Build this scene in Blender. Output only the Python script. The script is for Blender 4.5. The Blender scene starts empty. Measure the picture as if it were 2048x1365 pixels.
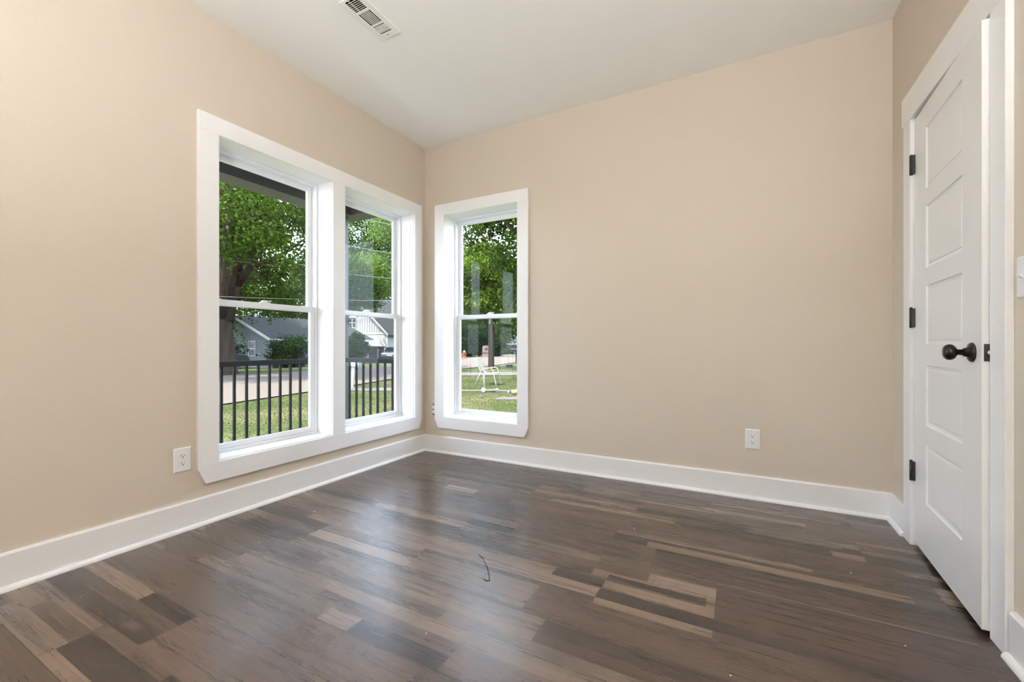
import bpy, bmesh, math, random
import numpy as np
from mathutils import Vector, Matrix

C = bpy.context.scene.collection
SC = bpy.context.scene
PI = math.pi

# ------------------------------------------------------------------ camera
CAMP = Vector((2.5293, -3.0391, 0.957))
cam_data = bpy.data.cameras.new('camera')
cam = bpy.data.objects.new('camera', cam_data)
C.objects.link(cam)
cam_data.sensor_fit = 'HORIZONTAL'
cam_data.sensor_width = 36.0
cam_data.lens = 850.0 / 2048.0 * 36.0
cam_data.shift_y = 7.5 / 2048.0
cam_data.clip_start = 0.02
cam_data.clip_end = 500
cam.location = CAMP
cam.rotation_euler = (PI / 2, 0, math.radians(28.2))
SC.camera = cam

# ------------------------------------------------------------------ view / world / sun
SC.view_settings.view_transform = 'Standard'
SC.view_settings.look = 'None'
SC.view_settings.exposure = 0.34
SC.view_settings.gamma = 1.0
SC.view_settings.use_curve_mapping = False
try:
    SC.cycles.max_bounces = 12
    SC.cycles.diffuse_bounces = 6
    SC.cycles.transparent_max_bounces = 16
    SC.cycles.caustics_reflective = False
    SC.cycles.caustics_refractive = False
    SC.cycles.sample_clamp_indirect = 12.0
except Exception:
    pass

world = bpy.data.worlds.new('sky')
SC.world = world
world.use_nodes = True
wn = world.node_tree
wn.nodes.clear()
w_out = wn.nodes.new('ShaderNodeOutputWorld')
w_bg = wn.nodes.new('ShaderNodeBackground')
w_sky = wn.nodes.new('ShaderNodeTexSky')
w_sky.sky_type = 'NISHITA'
w_sky.sun_disc = False
w_sky.sun_elevation = math.radians(60)
w_sky.sun_rotation = math.radians(240)
w_mix = wn.nodes.new('ShaderNodeMix')
w_mix.data_type = 'RGBA'
w_mix.inputs[0].default_value = 0.75
w_gain = wn.nodes.new('ShaderNodeMix')
w_gain.data_type = 'RGBA'
w_gain.blend_type = 'MULTIPLY'
w_gain.inputs[0].default_value = 1.0
w_gain.inputs[7].default_value = (0.16, 0.16, 0.16, 1)
wn.links.new(w_sky.outputs[0], w_gain.inputs[6])
wn.links.new(w_gain.outputs[2], w_mix.inputs[6])
w_mix.inputs[7].default_value = (0.85, 0.97, 1.18, 1)      # bright summer haze
wn.links.new(w_mix.outputs[2], w_bg.inputs['Color'])
w_bg.inputs['Strength'].default_value = 7.5
wn.links.new(w_bg.outputs[0], w_out.inputs[0])

sun_data = bpy.data.lights.new('sun', 'SUN')
sun_data.energy = 21.0
sun_data.angle = math.radians(0.8)
sun_data.color = (1.0, 0.94, 0.84)
sun = bpy.data.objects.new('sun', sun_data)
C.objects.link(sun)
sun_dir = Vector((-0.27, -0.37, 0.89)).normalized()
sun.rotation_euler = sun_dir.to_track_quat('Z', 'Y').to_euler()
sun.location = (-20, -10, 40)

FILL_UP = 325.0
FILL_BOWL = 18.0


# ------------------------------------------------------------------ helpers
def tag(o, label=None, cat=None, group=None, kind=None):
    if label: o['label'] = label
    if cat: o['category'] = cat
    if group: o['group'] = group
    if kind: o['kind'] = kind
    return o


def empty(name, loc=(0, 0, 0), rz=0.0, parent=None):
    o = bpy.data.objects.new(name, None)
    o.empty_display_size = 0.1
    C.objects.link(o)
    o.location = loc
    o.rotation_euler = (0, 0, rz)
    if parent: o.parent = parent
    return o


def thing(name, label, cat, loc=(0, 0, 0), rz=0.0, group=None):
    return tag(empty(name, loc, rz), label, cat, group)


class MB:
    """collects shapes, links them as one mesh object"""
    def __init__(self):
        self.v = []; self.f = []; self.sm = []

    def add(self, vs, fs, smooth=False, M=None):
        n = len(self.v)
        for p in vs:
            p = Vector(p)
            if M is not None: p = M @ p
            self.v.append(tuple(p))
        for f in fs:
            self.f.append(tuple(n + i for i in f)); self.sm.append(smooth)
        return self

    def box(self, a, b, M=None):
        x0, y0, z0 = (min(a[i], b[i]) for i in range(3))
        x1, y1, z1 = (max(a[i], b[i]) for i in range(3))
        vs = [(x0, y0, z0), (x1, y0, z0), (x1, y1, z0), (x0, y1, z0), (x0, y0, z1), (x1, y0, z1), (x1, y1, z1), (x0, y1, z1)]
        fs = [(0, 3, 2, 1), (4, 5, 6, 7), (0, 1, 5, 4), (1, 2, 6, 5), (2, 3, 7, 6), (3, 0, 4, 7)]
        return self.add(vs, fs, False, M)

    def prism(self, poly, axis, a, b, smooth=False, M=None):
        """poly: 2D points in the plane perpendicular to axis (x:(y,z) y:(x,z) z:(x,y))"""
        n = len(poly)
        def mk(p, t):
            if axis == 'x': return (t, p[0], p[1])
            if axis == 'y': return (p[0], t, p[1])
            return (p[0], p[1], t)
        vs = [mk(p, a) for p in poly] + [mk(p, b) for p in poly]
        fs = [tuple(range(n))[::-1], tuple(range(n, 2 * n))]
        fs += [(i, (i + 1) % n, n + (i + 1) % n, n + i) for i in range(n)]
        return self.add(vs, fs, smooth, M)

    def tube(self, pts, r, n=8, smooth=True, M=None, cap=True):
        pts = [Vector(p) for p in pts]
        rr = r if isinstance(r, (list, tuple)) else [r] * len(pts)
        vs = []; fs = []
        up = Vector((0, 0, 1))
        ref = None
        for i, p in enumerate(pts):
            d = (pts[min(i + 1, len(pts) - 1)] - pts[max(i - 1, 0)]).normalized()
            if ref is None:
                ref = d.cross(up if abs(d.z) < 0.9 else Vector((1, 0, 0))).normalized()
            ref = (ref - d * ref.dot(d)).normalized()
            b = d.cross(ref)
            for k in range(n):
                t = 2 * PI * k / n
                vs.append(p + (ref * math.cos(t) + b * math.sin(t)) * rr[i])
        for i in range(len(pts) - 1):
            for k in range(n):
                k2 = (k + 1) % n
                fs.append((i * n + k, i * n + k2, (i + 1) * n + k2, (i + 1) * n + k))
        if cap:
            fs.append(tuple(range(n))[::-1])
            fs.append(tuple((len(pts) - 1) * n + k for k in range(n)))
        return self.add(vs, fs, smooth, M)

    def lathe(self, prof, n=24, smooth=True, M=None, cap=True):
        """prof: (r,z) pairs, revolved round z"""
        vs = []; fs = []
        for r, z in prof:
            for k in range(n):
                t = 2 * PI * k / n
                vs.append((r * math.cos(t), r * math.sin(t), z))
        for i in range(len(prof) - 1):
            for k in range(n):
                k2 = (k + 1) % n
                fs.append((i * n + k, i * n + k2, (i + 1) * n + k2, (i + 1) * n + k))
        if cap:
            fs.append(tuple(range(n))[::-1])
            fs.append(tuple((len(prof) - 1) * n + k for k in range(n)))
        return self.add(vs, fs, smooth, M)

    def build(self, name, mat, parent=None, bevel=0.0, seg=2, kind=None, label=None):
        me = bpy.data.meshes.new(name)
        me.from_pydata(self.v, [], self.f)
        me.polygons.foreach_set('use_smooth', self.sm)
        bm = bmesh.new(); bm.from_mesh(me)
        bmesh.ops.recalc_face_normals(bm, faces=bm.faces[:])
        bm.to_mesh(me); bm.free()
        me.materials.append(mat)
        me.update()
        o = bpy.data.objects.new(name, me)
        C.objects.link(o)
        if parent: o.parent = parent
        if bevel > 0:
            m = o.modifiers.new('bevel', 'BEVEL')
            m.width = bevel; m.segments = seg; m.limit_method = 'ANGLE'; m.angle_limit = math.radians(40)
        if kind: o['kind'] = kind
        if label: o['label'] = label
        return o


def box_obj(name, a, b, mat, parent=None, bevel=0.0, **k):
    return MB().box(a, b).build(name, mat, parent, bevel, **k)


def copy_tree(o, parent=None):
    c = o.copy(); C.objects.link(c)
    if parent: c.parent = parent
    for ch in list(o.children): copy_tree(ch, c)
    return c


# ------------------------------------------------------------------ materials
K = 1.0      # paint reflectance scale of the group of materials being made


def mat(name, col, rough=0.5, metal=0.0, spec=0.5, coat=0.0):
    m = bpy.data.materials.new(name)
    m.use_nodes = True
    b = m.node_tree.nodes['Principled BSDF']
    b.inputs['Base Color'].default_value = (*(c * K for c in col), 1)
    b.inputs['Roughness'].default_value = rough
    b.inputs['Metallic'].default_value = metal
    b.inputs['Specular IOR Level'].default_value = spec
    b.inputs['Coat Weight'].default_value = coat
    return m


def nd(m, t, **k):
    n = m.node_tree.nodes.new(t)
    for a, v in k.items(): setattr(n, a, v)
    return n


def lk(m, a, b): m.node_tree.links.new(a, b)


def bsdf(m): return m.node_tree.nodes['Principled BSDF']


def noise(m, scale, detail=4, coord=None, scl=(1, 1, 1), rough=0.55):
    tc = nd(m, 'ShaderNodeTexCoord')
    mp = nd(m, 'ShaderNodeMapping')
    mp.inputs['Scale'].default_value = scl
    lk(m, coord or tc.outputs['Object'], mp.inputs[0])
    n = nd(m, 'ShaderNodeTexNoise')
    n.inputs['Scale'].default_value = scale
    n.inputs['Detail'].default_value = detail
    n.inputs['Roughness'].default_value = rough
    lk(m, mp.outputs[0], n.inputs['Vector'])
    return n.outputs['Fac']


def ramp(m, fac, stops):
    r = nd(m, 'ShaderNodeValToRGB')
    e = r.color_ramp.elements
    while len(e) < len(stops): e.new(0.5)
    for i, (p, c) in enumerate(stops):
        e[i].position = p; e[i].color = (*(q * K for q in c), 1)
    lk(m, fac, r.inputs[0])
    return r.outputs[0]


def bump(m, fac, strength=0.1, dist=0.01):
    b = nd(m, 'ShaderNodeBump')
    b.inputs['Strength'].default_value = strength
    b.inputs['Distance'].default_value = dist
    lk(m, fac, b.inputs['Height'])
    lk(m, b.outputs[0], bsdf(m).inputs['Normal'])


def noisy(name, c0, c1, scale, rough=0.6, bmp=0.0, dist=0.005, scl=(1, 1, 1), spec=0.5, detail=4):
    m = mat(name, c0, rough, spec=spec)
    f = noise(m, scale, detail, scl=scl)
    lk(m, ramp(m, f, [(0.3, c0), (0.7, c1)]), bsdf(m).inputs['Base Color'])
    if bmp: bump(m, f, bmp, dist)
    return m


def banded(name, c0, c1, pitch, axis=2, rough=0.6, dist=0.01, strength=0.6, col_noise=None):
    """horizontal courses (clapboard, shingles) as bump and a thin line"""
    m = mat(name, c0, rough)
    tc = nd(m, 'ShaderNodeTexCoord')
    sp = nd(m, 'ShaderNodeSeparateXYZ')
    lk(m, tc.outputs['Object'], sp.inputs[0])
    mu = nd(m, 'ShaderNodeMath', operation='MULTIPLY'); mu.inputs[1].default_value = 1 / pitch
    lk(m, sp.outputs[axis], mu.inputs[0])
    fr = nd(m, 'ShaderNodeMath', operation='FRACT'); lk(m, mu.outputs[0], fr.inputs[0])
    f = noise(m, 6.0)
    mx = nd(m, 'ShaderNodeMix', data_type='RGBA')
    lk(m, ramp(m, fr.outputs[0], [(0.0, c1), (0.12, c0)]), mx.inputs[6])
    mx.inputs[7].default_value = (*(q * K for q in (col_noise or c1)), 1)
    sc = nd(m, 'ShaderNodeMath', operation='MULTIPLY'); sc.inputs[1].default_value = 0.3
    lk(m, f, sc.inputs[0]); lk(m, sc.outputs[0], mx.inputs[0])
    lk(m, mx.outputs[2], bsdf(m).inputs['Base Color'])
    inv = nd(m, 'ShaderNodeMath', operation='SUBTRACT'); inv.inputs[0].default_value = 1.0
    lk(m, fr.outputs[0], inv.inputs[1])
    bump(m, inv.outputs[0], strength, dist)
    return m


M_wall = noisy('wall_paint', (0.595, 0.525, 0.438), (0.61, 0.538, 0.450), 90.0, 0.42, 0.04, 0.002, spec=0.35)
M_ceil = noisy('ceiling_paint', (0.88, 0.875, 0.84), (0.895, 0.89, 0.855), 120.0, 0.75, 0.05, 0.002, spec=0.2)
M_trim = noisy('trim_paint', (0.83, 0.83, 0.83), (0.85, 0.85, 0.85), 60.0, 0.28, 0.01, 0.001)
M_door = noisy('door_paint', (0.80, 0.80, 0.79), (0.82, 0.82, 0.81), 80.0, 0.30, 0.015, 0.001)
M_vinyl = mat('window_vinyl', (0.80, 0.82, 0.84), 0.30)
M_plate = mat('white_plastic', (0.82, 0.82, 0.82), 0.25)
M_slot = mat('dark_slot', (0.03, 0.03, 0.03), 0.6)
M_caulk = mat('caulk_white', (0.88, 0.87, 0.84), 0.5)
M_bronze = mat('oil_rubbed_bronze', (0.030, 0.022, 0.018), 0.28, metal=0.75)
M_black = mat('black_metal', (0.018, 0.018, 0.02), 0.40, metal=0.2)
M_latch = mat('latch_bolt_metal', (0.72, 0.72, 0.62), 0.35, metal=0.4)
M_vent = mat('vent_enamel', (0.80, 0.80, 0.74), 0.35)
M_duct = mat('duct_dark', (0.02, 0.02, 0.018), 0.8)
M_closet = mat('closet_dark', (0.35, 0.31, 0.26), 0.8)
M_porch = noisy('porch_charcoal_paint', (0.042, 0.046, 0.046), (0.055, 0.06, 0.06), 12, 0.5)
M_deck = noisy('porch_deck', (0.20, 0.20, 0.20), (0.26, 0.26, 0.25), 10, 0.7)


def glass_mat(name, tint, gloss=1.0):
    m = bpy.data.materials.new(name); m.use_nodes = True
    t = m.node_tree; t.nodes.clear()
    o = t.nodes.new('ShaderNodeOutputMaterial')
    tr = t.nodes.new('ShaderNodeBsdfTransparent'); tr.inputs[0].default_value = (*tint, 1)
    gl = t.nodes.new('ShaderNodeBsdfGlossy'); gl.inputs['Roughness'].default_value = 0.0
    gl.inputs[0].default_value = (gloss, gloss, gloss, 1)
    ge = t.nodes.new('ShaderNodeNewGeometry')
    dt = t.nodes.new('ShaderNodeVectorMath'); dt.operation = 'DOT_PRODUCT'
    t.links.new(ge.outputs['Normal'], dt.inputs[0]); t.links.new(ge.outputs['Incoming'], dt.inputs[1])
    def mth(op, a, b):
        n = t.nodes.new('ShaderNodeMath'); n.operation = op
        for i, v in enumerate((a, b)):
            if v is None: continue
            if isinstance(v, (int, float)): n.inputs[i].default_value = v
            else: t.links.new(v, n.inputs[i])
        return n.outputs[0]
    f = mth('ADD', mth('MULTIPLY', mth('POWER', mth('SUBTRACT', 1.0, mth('ABSOLUTE', dt.outputs['Value'], None)), 5.0), .24), .008)
    mx = t.nodes.new('ShaderNodeMixShader')
    t.links.new(f, mx.inputs[0])
    t.links.new(tr.outputs[0], mx.inputs[1]); t.links.new(gl.outputs[0], mx.inputs[2])
    t.links.new(mx.outputs[0], o.inputs[0])
    return m


M_glass = glass_mat('window_glass', (0.97, 0.985, 0.975))


def screen_mat():
    m = bpy.data.materials.new('insect_screen'); m.use_nodes = True
    t = m.node_tree; t.nodes.clear()
    o = t.nodes.new('ShaderNodeOutputMaterial')
    tr = t.nodes.new('ShaderNodeBsdfTransparent')
    df = t.nodes.new('ShaderNodeBsdfDiffuse'); df.inputs[0].default_value = (0.035, 0.042, 0.045, 1)
    mx = t.nodes.new('ShaderNodeMixShader'); mx.inputs[0].default_value = 0.17
    t.links.new(tr.outputs[0], mx.inputs[1]); t.links.new(df.outputs[0], mx.inputs[2]); t.links.new(mx.outputs[0], o.inputs[0])
    return m


M_screen = screen_mat()

# floor material: per-strip tone comes from the printed strips, grain from stretched noise
def floor_mat():
    m = mat('vinyl_plank', (0.16, 0.125, 0.10), 0.30, spec=0.5)
    b = bsdf(m)
    at = nd(m, 'ShaderNodeAttribute', attribute_name='tone')
    sid = nd(m, 'ShaderNodeAttribute', attribute_name='sid')
    wear = nd(m, 'ShaderNodeAttribute', attribute_name='wear')
    tc = nd(m, 'ShaderNodeTexCoord')
    cb = nd(m, 'ShaderNodeCombineXYZ')
    for i, k in enumerate((3.7, 1.9, 7.3)):
        mu = nd(m, 'ShaderNodeMath', operation='MULTIPLY'); mu.inputs[1].default_value = k
        lk(m, sid.outputs['Fac'], mu.inputs[0]); lk(m, mu.outputs[0], cb.inputs[i])
    ad = nd(m, 'ShaderNodeVectorMath', operation='ADD')
    lk(m, tc.outputs['Object'], ad.inputs[0]); lk(m, cb.outputs[0], ad.inputs[1])
    co = ad.outputs[0]
    fine = noise(m, 130.0, 5, co, (0.035, 1.6, 1), 0.7)        # hair-line grain
    grain = noise(m, 22.0, 6, co, (0.05, 1.5, 1), 0.62)       # broad grain
    blot = noise(m, 6.0, 10, co, (0.50, 1.6, 1), 0.70)         # worn patches
    saw = noise(m, 110.0, 2, co, (1.0, 0.12, 1), 0.5)         # faint saw marks
    g = nd(m, 'ShaderNodeMapRange'); g.inputs[1].default_value = 0.25; g.inputs[2].default_value = 0.75
    g.inputs[3].default_value = 0.70; g.inputs[4].default_value = 1.32
    lk(m, grain, g.inputs[0])
    g2 = nd(m, 'ShaderNodeMapRange'); g2.inputs[1].default_value = 0.3; g2.inputs[2].default_value = 0.7
    g2.inputs[3].default_value = 0.68; g2.inputs[4].default_value = 1.32
    lk(m, fine, g2.inputs[0])
    g3 = nd(m, 'ShaderNodeMapRange'); g3.inputs[1].default_value = 0.3; g3.inputs[2].default_value = 0.7
    g3.inputs[3].default_value = 0.93; g3.inputs[4].default_value = 1.07
    lk(m, saw, g3.inputs[0])
    p = nd(m, 'ShaderNodeMath', operation='MULTIPLY'); lk(m, g.outputs[0], p.inputs[0]); lk(m, g2.outputs[0], p.inputs[1])
    p2 = nd(m, 'ShaderNodeMath', operation='MULTIPLY'); lk(m, p.outputs[0], p2.inputs[0]); lk(m, g3.outputs[0], p2.inputs[1])
    sc = nd(m, 'ShaderNodeVectorMath', operation='SCALE'); lk(m, at.outputs['Color'], sc.inputs[0]); lk(m, p2.outputs[0], sc.inputs['Scale'])
    # dark worn specks
    mr = nd(m, 'ShaderNodeMapRange'); mr.inputs[1].default_value = 0.49; mr.inputs[2].default_value = 0.70
    lk(m, blot, mr.inputs[0])
    wm = nd(m, 'ShaderNodeMath', operation='MULTIPLY'); lk(m, mr.outputs[0], wm.inputs[0]); lk(m, wear.outputs['Fac'], wm.inputs[1])
    mx = nd(m, 'ShaderNodeMix', data_type='RGBA'); lk(m, wm.outputs[0], mx.inputs[0]); lk(m, sc.outputs[0], mx.inputs[6])
    mx.inputs[7].default_value = (0.025, 0.018, 0.015, 1)
    # pale worn flecks
    mr2 = nd(m, 'ShaderNodeMapRange'); mr2.inputs[1].default_value = 0.47; mr2.inputs[2].default_value = 0.30
    lk(m, blot, mr2.inputs[0])
    wm2 = nd(m, 'ShaderNodeMath', operation='MULTIPLY'); lk(m, mr2.outputs[0], wm2.inputs[0]); lk(m, wear.outputs['Fac'], wm2.inputs[1])
    wm3 = nd(m, 'ShaderNodeMath', operation='MULTIPLY'); lk(m, wm2.outputs[0], wm3.inputs[0]); wm3.inputs[1].default_value = 0.55
    mx2 = nd(m, 'ShaderNodeMix', data_type='RGBA'); lk(m, wm3.outputs[0], mx2.inputs[0]); lk(m, mx.outputs[2], mx2.inputs[6])
    mx2.inputs[7].default_value = (0.19, 0.155, 0.125, 1)
    lk(m, mx2.outputs[2], b.inputs['Base Color'])
    rr = nd(m, 'ShaderNodeMapRange'); rr.inputs[3].default_value = 0.22; rr.inputs[4].default_value = 0.34
    lk(m, grain, rr.inputs[0]); lk(m, rr.outputs[0], b.inputs['Roughness'])
    b.inputs['IOR'].default_value = 1.8
    bump(m, fine, 0.08, 0.002)
    return m


M_floor = floor_mat()

# ------------------------------------------------------------------ room shell
RX, RY, RH = 3.267, -4.35, 2.743
WT = 0.215        # wall thickness
OL = [(-1.751, -1.004, 0.315, 2.108), (-0.908, -0.152, 0.315, 2.108)]    # left wall openings (y0,y1,z0,z1)
OB = (0.222, 0.959, 0.315, 2.108)                                       # back wall opening (x0,x1,z0,z1)

m = MB()
m.box((-WT, RY - .15, -.1), (0, WT, .315)); m.box((-WT, RY - .15, 2.108), (0, WT, RH + .12))
m.box((-WT, RY - .15, .315), (0, -1.751, 2.108)); m.box((-WT, -1.004, .315), (0, -.908, 2.108)); m.box((-WT, -.152, .315), (0, WT, 2.108))
m.build('wall_left', M_wall, kind='structure')
m = MB()
m.box((0, 0, -.1), (RX + .12, WT, .315)); m.box((0, 0, 2.108), (RX + .12, WT, RH + .12))
m.box((0, 0, .315), (OB[0], WT, 2.108)); m.box((OB[1], 0, .315), (RX + .12, WT, 2.108))
m.build('wall_back', M_wall, kind='structure')
DH, DL, DZ = -.345, -1.082, 2.037       # door opening: hinge side, latch side, head
m = MB()
m.box((RX, DH + .016, 0), (RX + .12, 0, RH + .12)); m.box((RX, RY - .15, 0), (RX + .12, DL - .016, RH + .12)); m.box((RX, DL - .016, DZ + .016), (RX + .12, DH + .016, RH + .12))
m.build('wall_right', M_wall, kind='structure')
box_obj('wall_rear', (0, RY - .15, 0), (RX, RY, RH + .12), M_wall, kind='structure')
m = MB()
m.box((RX + .62, -1.4, 0), (RX + .66, -.05, 2.5)); m.box((RX + .12, -1.4, 0), (RX + .62, -1.36, 2.5)); m.box((RX + .12, -.09, 0), (RX + .62, -.05, 2.5)); m.box((RX + .12, -1.4, 2.46), (RX + .66, -.05, 2.5)); m.box((RX + .001, -1.4, -.05), (RX + .66, -.05, -.001))
m.build('wall_closet', M_closet, kind='structure')
VX, VY, VHX, VHY = .757, -1.361, .050, .138
m = MB()
m.box((0, RY, RH), (VX - VHX, 0, RH + .12)); m.box((VX + VHX, RY, RH), (RX, 0, RH + .12))
m.box((VX - VHX, RY, RH), (VX + VHX, VY - VHY, RH + .12)); m.box((VX - VHX, VY + VHY, RH), (VX + VHX, 0, RH + .12))
m.build('ceiling', M_ceil, kind='structure')

# ------------------------------------------------------------------ floor: printed planks
P = .18
T = dict(mid=(.108, .079, .062), mid2=(.128, .097, .078), dark=(.045, .033, .027), dk2=(.064, .047, .038), lt=(.225, .186, .153), tan=(.228, .183, .148),
         grey=(.185, .156, .134), pale=(.275, .240, .210), red=(.098, .063, .047), pink=(.150, .112, .091))
def tone_curve(v):
    g = (v[0] / .108) ** .38
    return (v[0] * .56 * g, v[1] * .485 * g, v[2] * .42 * g)


T = {k: tone_curve(v) for k, v in T.items()}
rng = random.Random(11)
rects = []    # x0,x1,y0,y1,tone,wear   (y negative: y0>y1), later ones win
joints = {0: .605, 1: .397, 2: .58, 3: 1.035, 4: .756, 5: .966, 6: .76, 7: 1.23, 8: .61, 9: .714, 10: .525, 11: .15, 12: .845, 13: .632, 14: .30, 15: 1.0, 16: .1, 17: .7, 18: .4, 19: 1.1, 20: .2, 21: .8, 22: .5, 23: .9, 24: .3}
rects.append((0, RX, 0, -.06, 'mid', .3))
singles = ['mid', 'mid', 'mid2', 'red', 'pink', 'mid2', 'dk2']
multi = ['mid', 'mid2', 'dk2', 'dark', 'lt', 'tan', 'grey', 'mid', 'pink', 'dk2']
JL = []
for r in range(25):
    ya, yb = -.06 - P * r, -.06 - P * (r + 1)
    x = joints[r] - 1.22 * math.ceil(joints[r] / 1.22)
    while x < RX:
        x1 = x + 1.22
        JL.append((x, ya, yb))
        if rng.random() < .42:
            rects.append((x, x1, ya, yb, rng.choice(singles), rng.choice([0, .15, .3])))
        else:
            for k in range(3):
                a, b = ya - .06 * k, ya - .06 * (k + 1)
                xs = sorted([x] + [x + rng.uniform(.2, 1.02) for _ in range(rng.choice([0, 1, 1, 2]))] + [x1])
                for i in range(len(xs) - 1):
                    rects.append((xs[i], xs[i + 1], a, b, rng.choice(multi), rng.choice([0, .2, .5, .9])))
        x = x1
# strips read off the photograph
rects += [
    (0, .541, -2.24, -2.30, 'lt', .2), (.541, .845, -2.24, -2.30, 'dark', 0), (0, .10, -2.30, -2.36, 'dk2', .2), (.1, .845, -2.30, -2.35, 'mid', .9),
    (0, .845, -2.35, -2.41, 'dk2', 1.0), (.845, 2.065, -2.24, -2.42, 'pink', .15), (0, .62, -2.42, -2.45, 'grey', .6), (.25, .632, -2.45, -2.51, 'mid2', .8), (.632, 1.3, -2.45, -2.54, 'dk2', .5),
    (0, .9, -2.06, -2.24, 'mid2', .35), (.9, 1.7, -2.06, -2.24, 'pink', .25),
    (0.4, 1.223, -1.98, -2.04, 'grey', .9), (1.223, 1.37, -1.98, -2.05, 'pale', .2), (1.37, 1.90, -1.98, -2.05, 'dk2', .5), (.9, 1.745, -1.86, -1.92, 'lt', .9), (1.1, 1.745, -1.92, -1.98, 'mid2', .8),
    (1.745, 2.9, -1.86, -1.92, 'grey', .8), (1.745, 2.9, -1.92, -2.04, 'pink', .5),
    (.6, 1.934, -1.68, -1.74, 'grey', .5), (.9, 1.934, -1.74, -1.80, 'lt', .5), (.6, 1.6, -1.80, -1.86, 'mid2', .4), (1.934, 3.15, -1.68, -1.75, 'dk2', .2), (1.934, 3.15, -1.75, -1.80, 'mid', .3), (1.6, 2.9, -1.80, -1.86, 'grey', .9),
    (.612, 1.25, -1.57, -1.64, 'pale', .3), (1.25, 1.83, -1.50, -1.66, 'grey', .45), (1.83, 3.05, -1.50, -1.68, 'mid', .2),
    (.9, 1.837, -1.34, -1.40, 'tan', .35), (1.837, 2.05, -1.34, -1.40, 'dark', 1.0), (1.2, 2.046, -1.40, -1.47, 'tan', .35), (2.05, 2.449, -1.34, -1.40, 'tan', .55), (2.046, 2.449, -1.40, -1.47, 'dark', .2), (2.046, 2.449, -1.47, -1.51, 'lt', .2),
    (.9, 1.98, -1.15, -1.21, 'grey', 1.0), (1.3, 1.98, -1.21, -1.28, 'mid2', .8), (.7, 1.237, -1.21, -1.26, 'dk2', .1), (.6, 1.25, -1.14, -1.21, 'tan', .2), (1.25, 1.9, -1.28, -1.34, 'mid', .3),
    (1.98, 2.449, -1.15, -1.20, 'mid2', .3), (1.98, 2.2, -1.20, -1.27, 'mid', .3), (2.2, 2.449, -1.20, -1.27, 'pale', .8), (2.05, 2.418, -1.29, -1.325, 'dark', 0), (2.418, 2.449, -1.26, -1.34, 'grey', 0),
    (2.449, 3.267, -1.15, -1.26, 'red', .1), (2.449, 3.267, -1.26, -1.41, 'red', .15), (2.449, 3.267, -1.41, -1.47, 'dk2', .9), (2.449, 3.267, -1.47, -1.51, 'mid', .9),
    (2.186, 2.9, -.96, -1.02, 'dark', .1), (2.186, 3.267, -1.02, -1.14, 'red', .1), (1.5, 2.186, -.96, -1.14, 'mid', .25),
    (1.976, 2.137, -.90, -.957, 'dark', 0), (2.137, 3.1, -.905, -.957, 'tan', .2), (1.976, 2.6, -.78, -.84, 'mid2', .9), (1.976, 2.8, -.84, -.875, 'lt', .3), (1.976, 2.9, -.875, -.905, 'dk2', .4), (.76, 1.976, -.78, -.96, 'mid', .15),
    (1.50, 2.22, -.583, -.633, 'tan', .15), (2.22, 2.9, -.60, -.66, 'dk2', .3), (1.3, 2.257, -.633, -.675, 'mid2', .2), (2.257, 3.1, -.66, -.78, 'mid', .15),
    (2.0, 2.566, -.48, -.54, 'dark', .1), (2.566, 2.95, -.48, -.56, 'grey', .35), (3.02, 3.267, -.46, -.52, 'mid2', .8), (3.02, 3.267, -.52, -.57, 'grey', .6), (3.02, 3.267, -.57, -.67, 'dk2', .1),
    (1.34, 1.49, -.393, -.44, 'lt', .1), (1.49, 2.0, -.40, -.44, 'dk2', .6), (1.343, 1.9, -.48, -.54, 'tan', .2),
    (1.97, 2.378, -.183, -.225, 'dk2', 0), (2.378, 3.0, -.19, -.225, 'lt', .1), (1.617, 1.97, -.24, -.36, 'grey', .5), (1.97, 2.4, -.34, -.38, 'lt', .3),
    (.777, 1.02, -.68, -.745, 'pale', .1), (.4, .777, -.66, -.72, 'dk2', .3),
]


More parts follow.
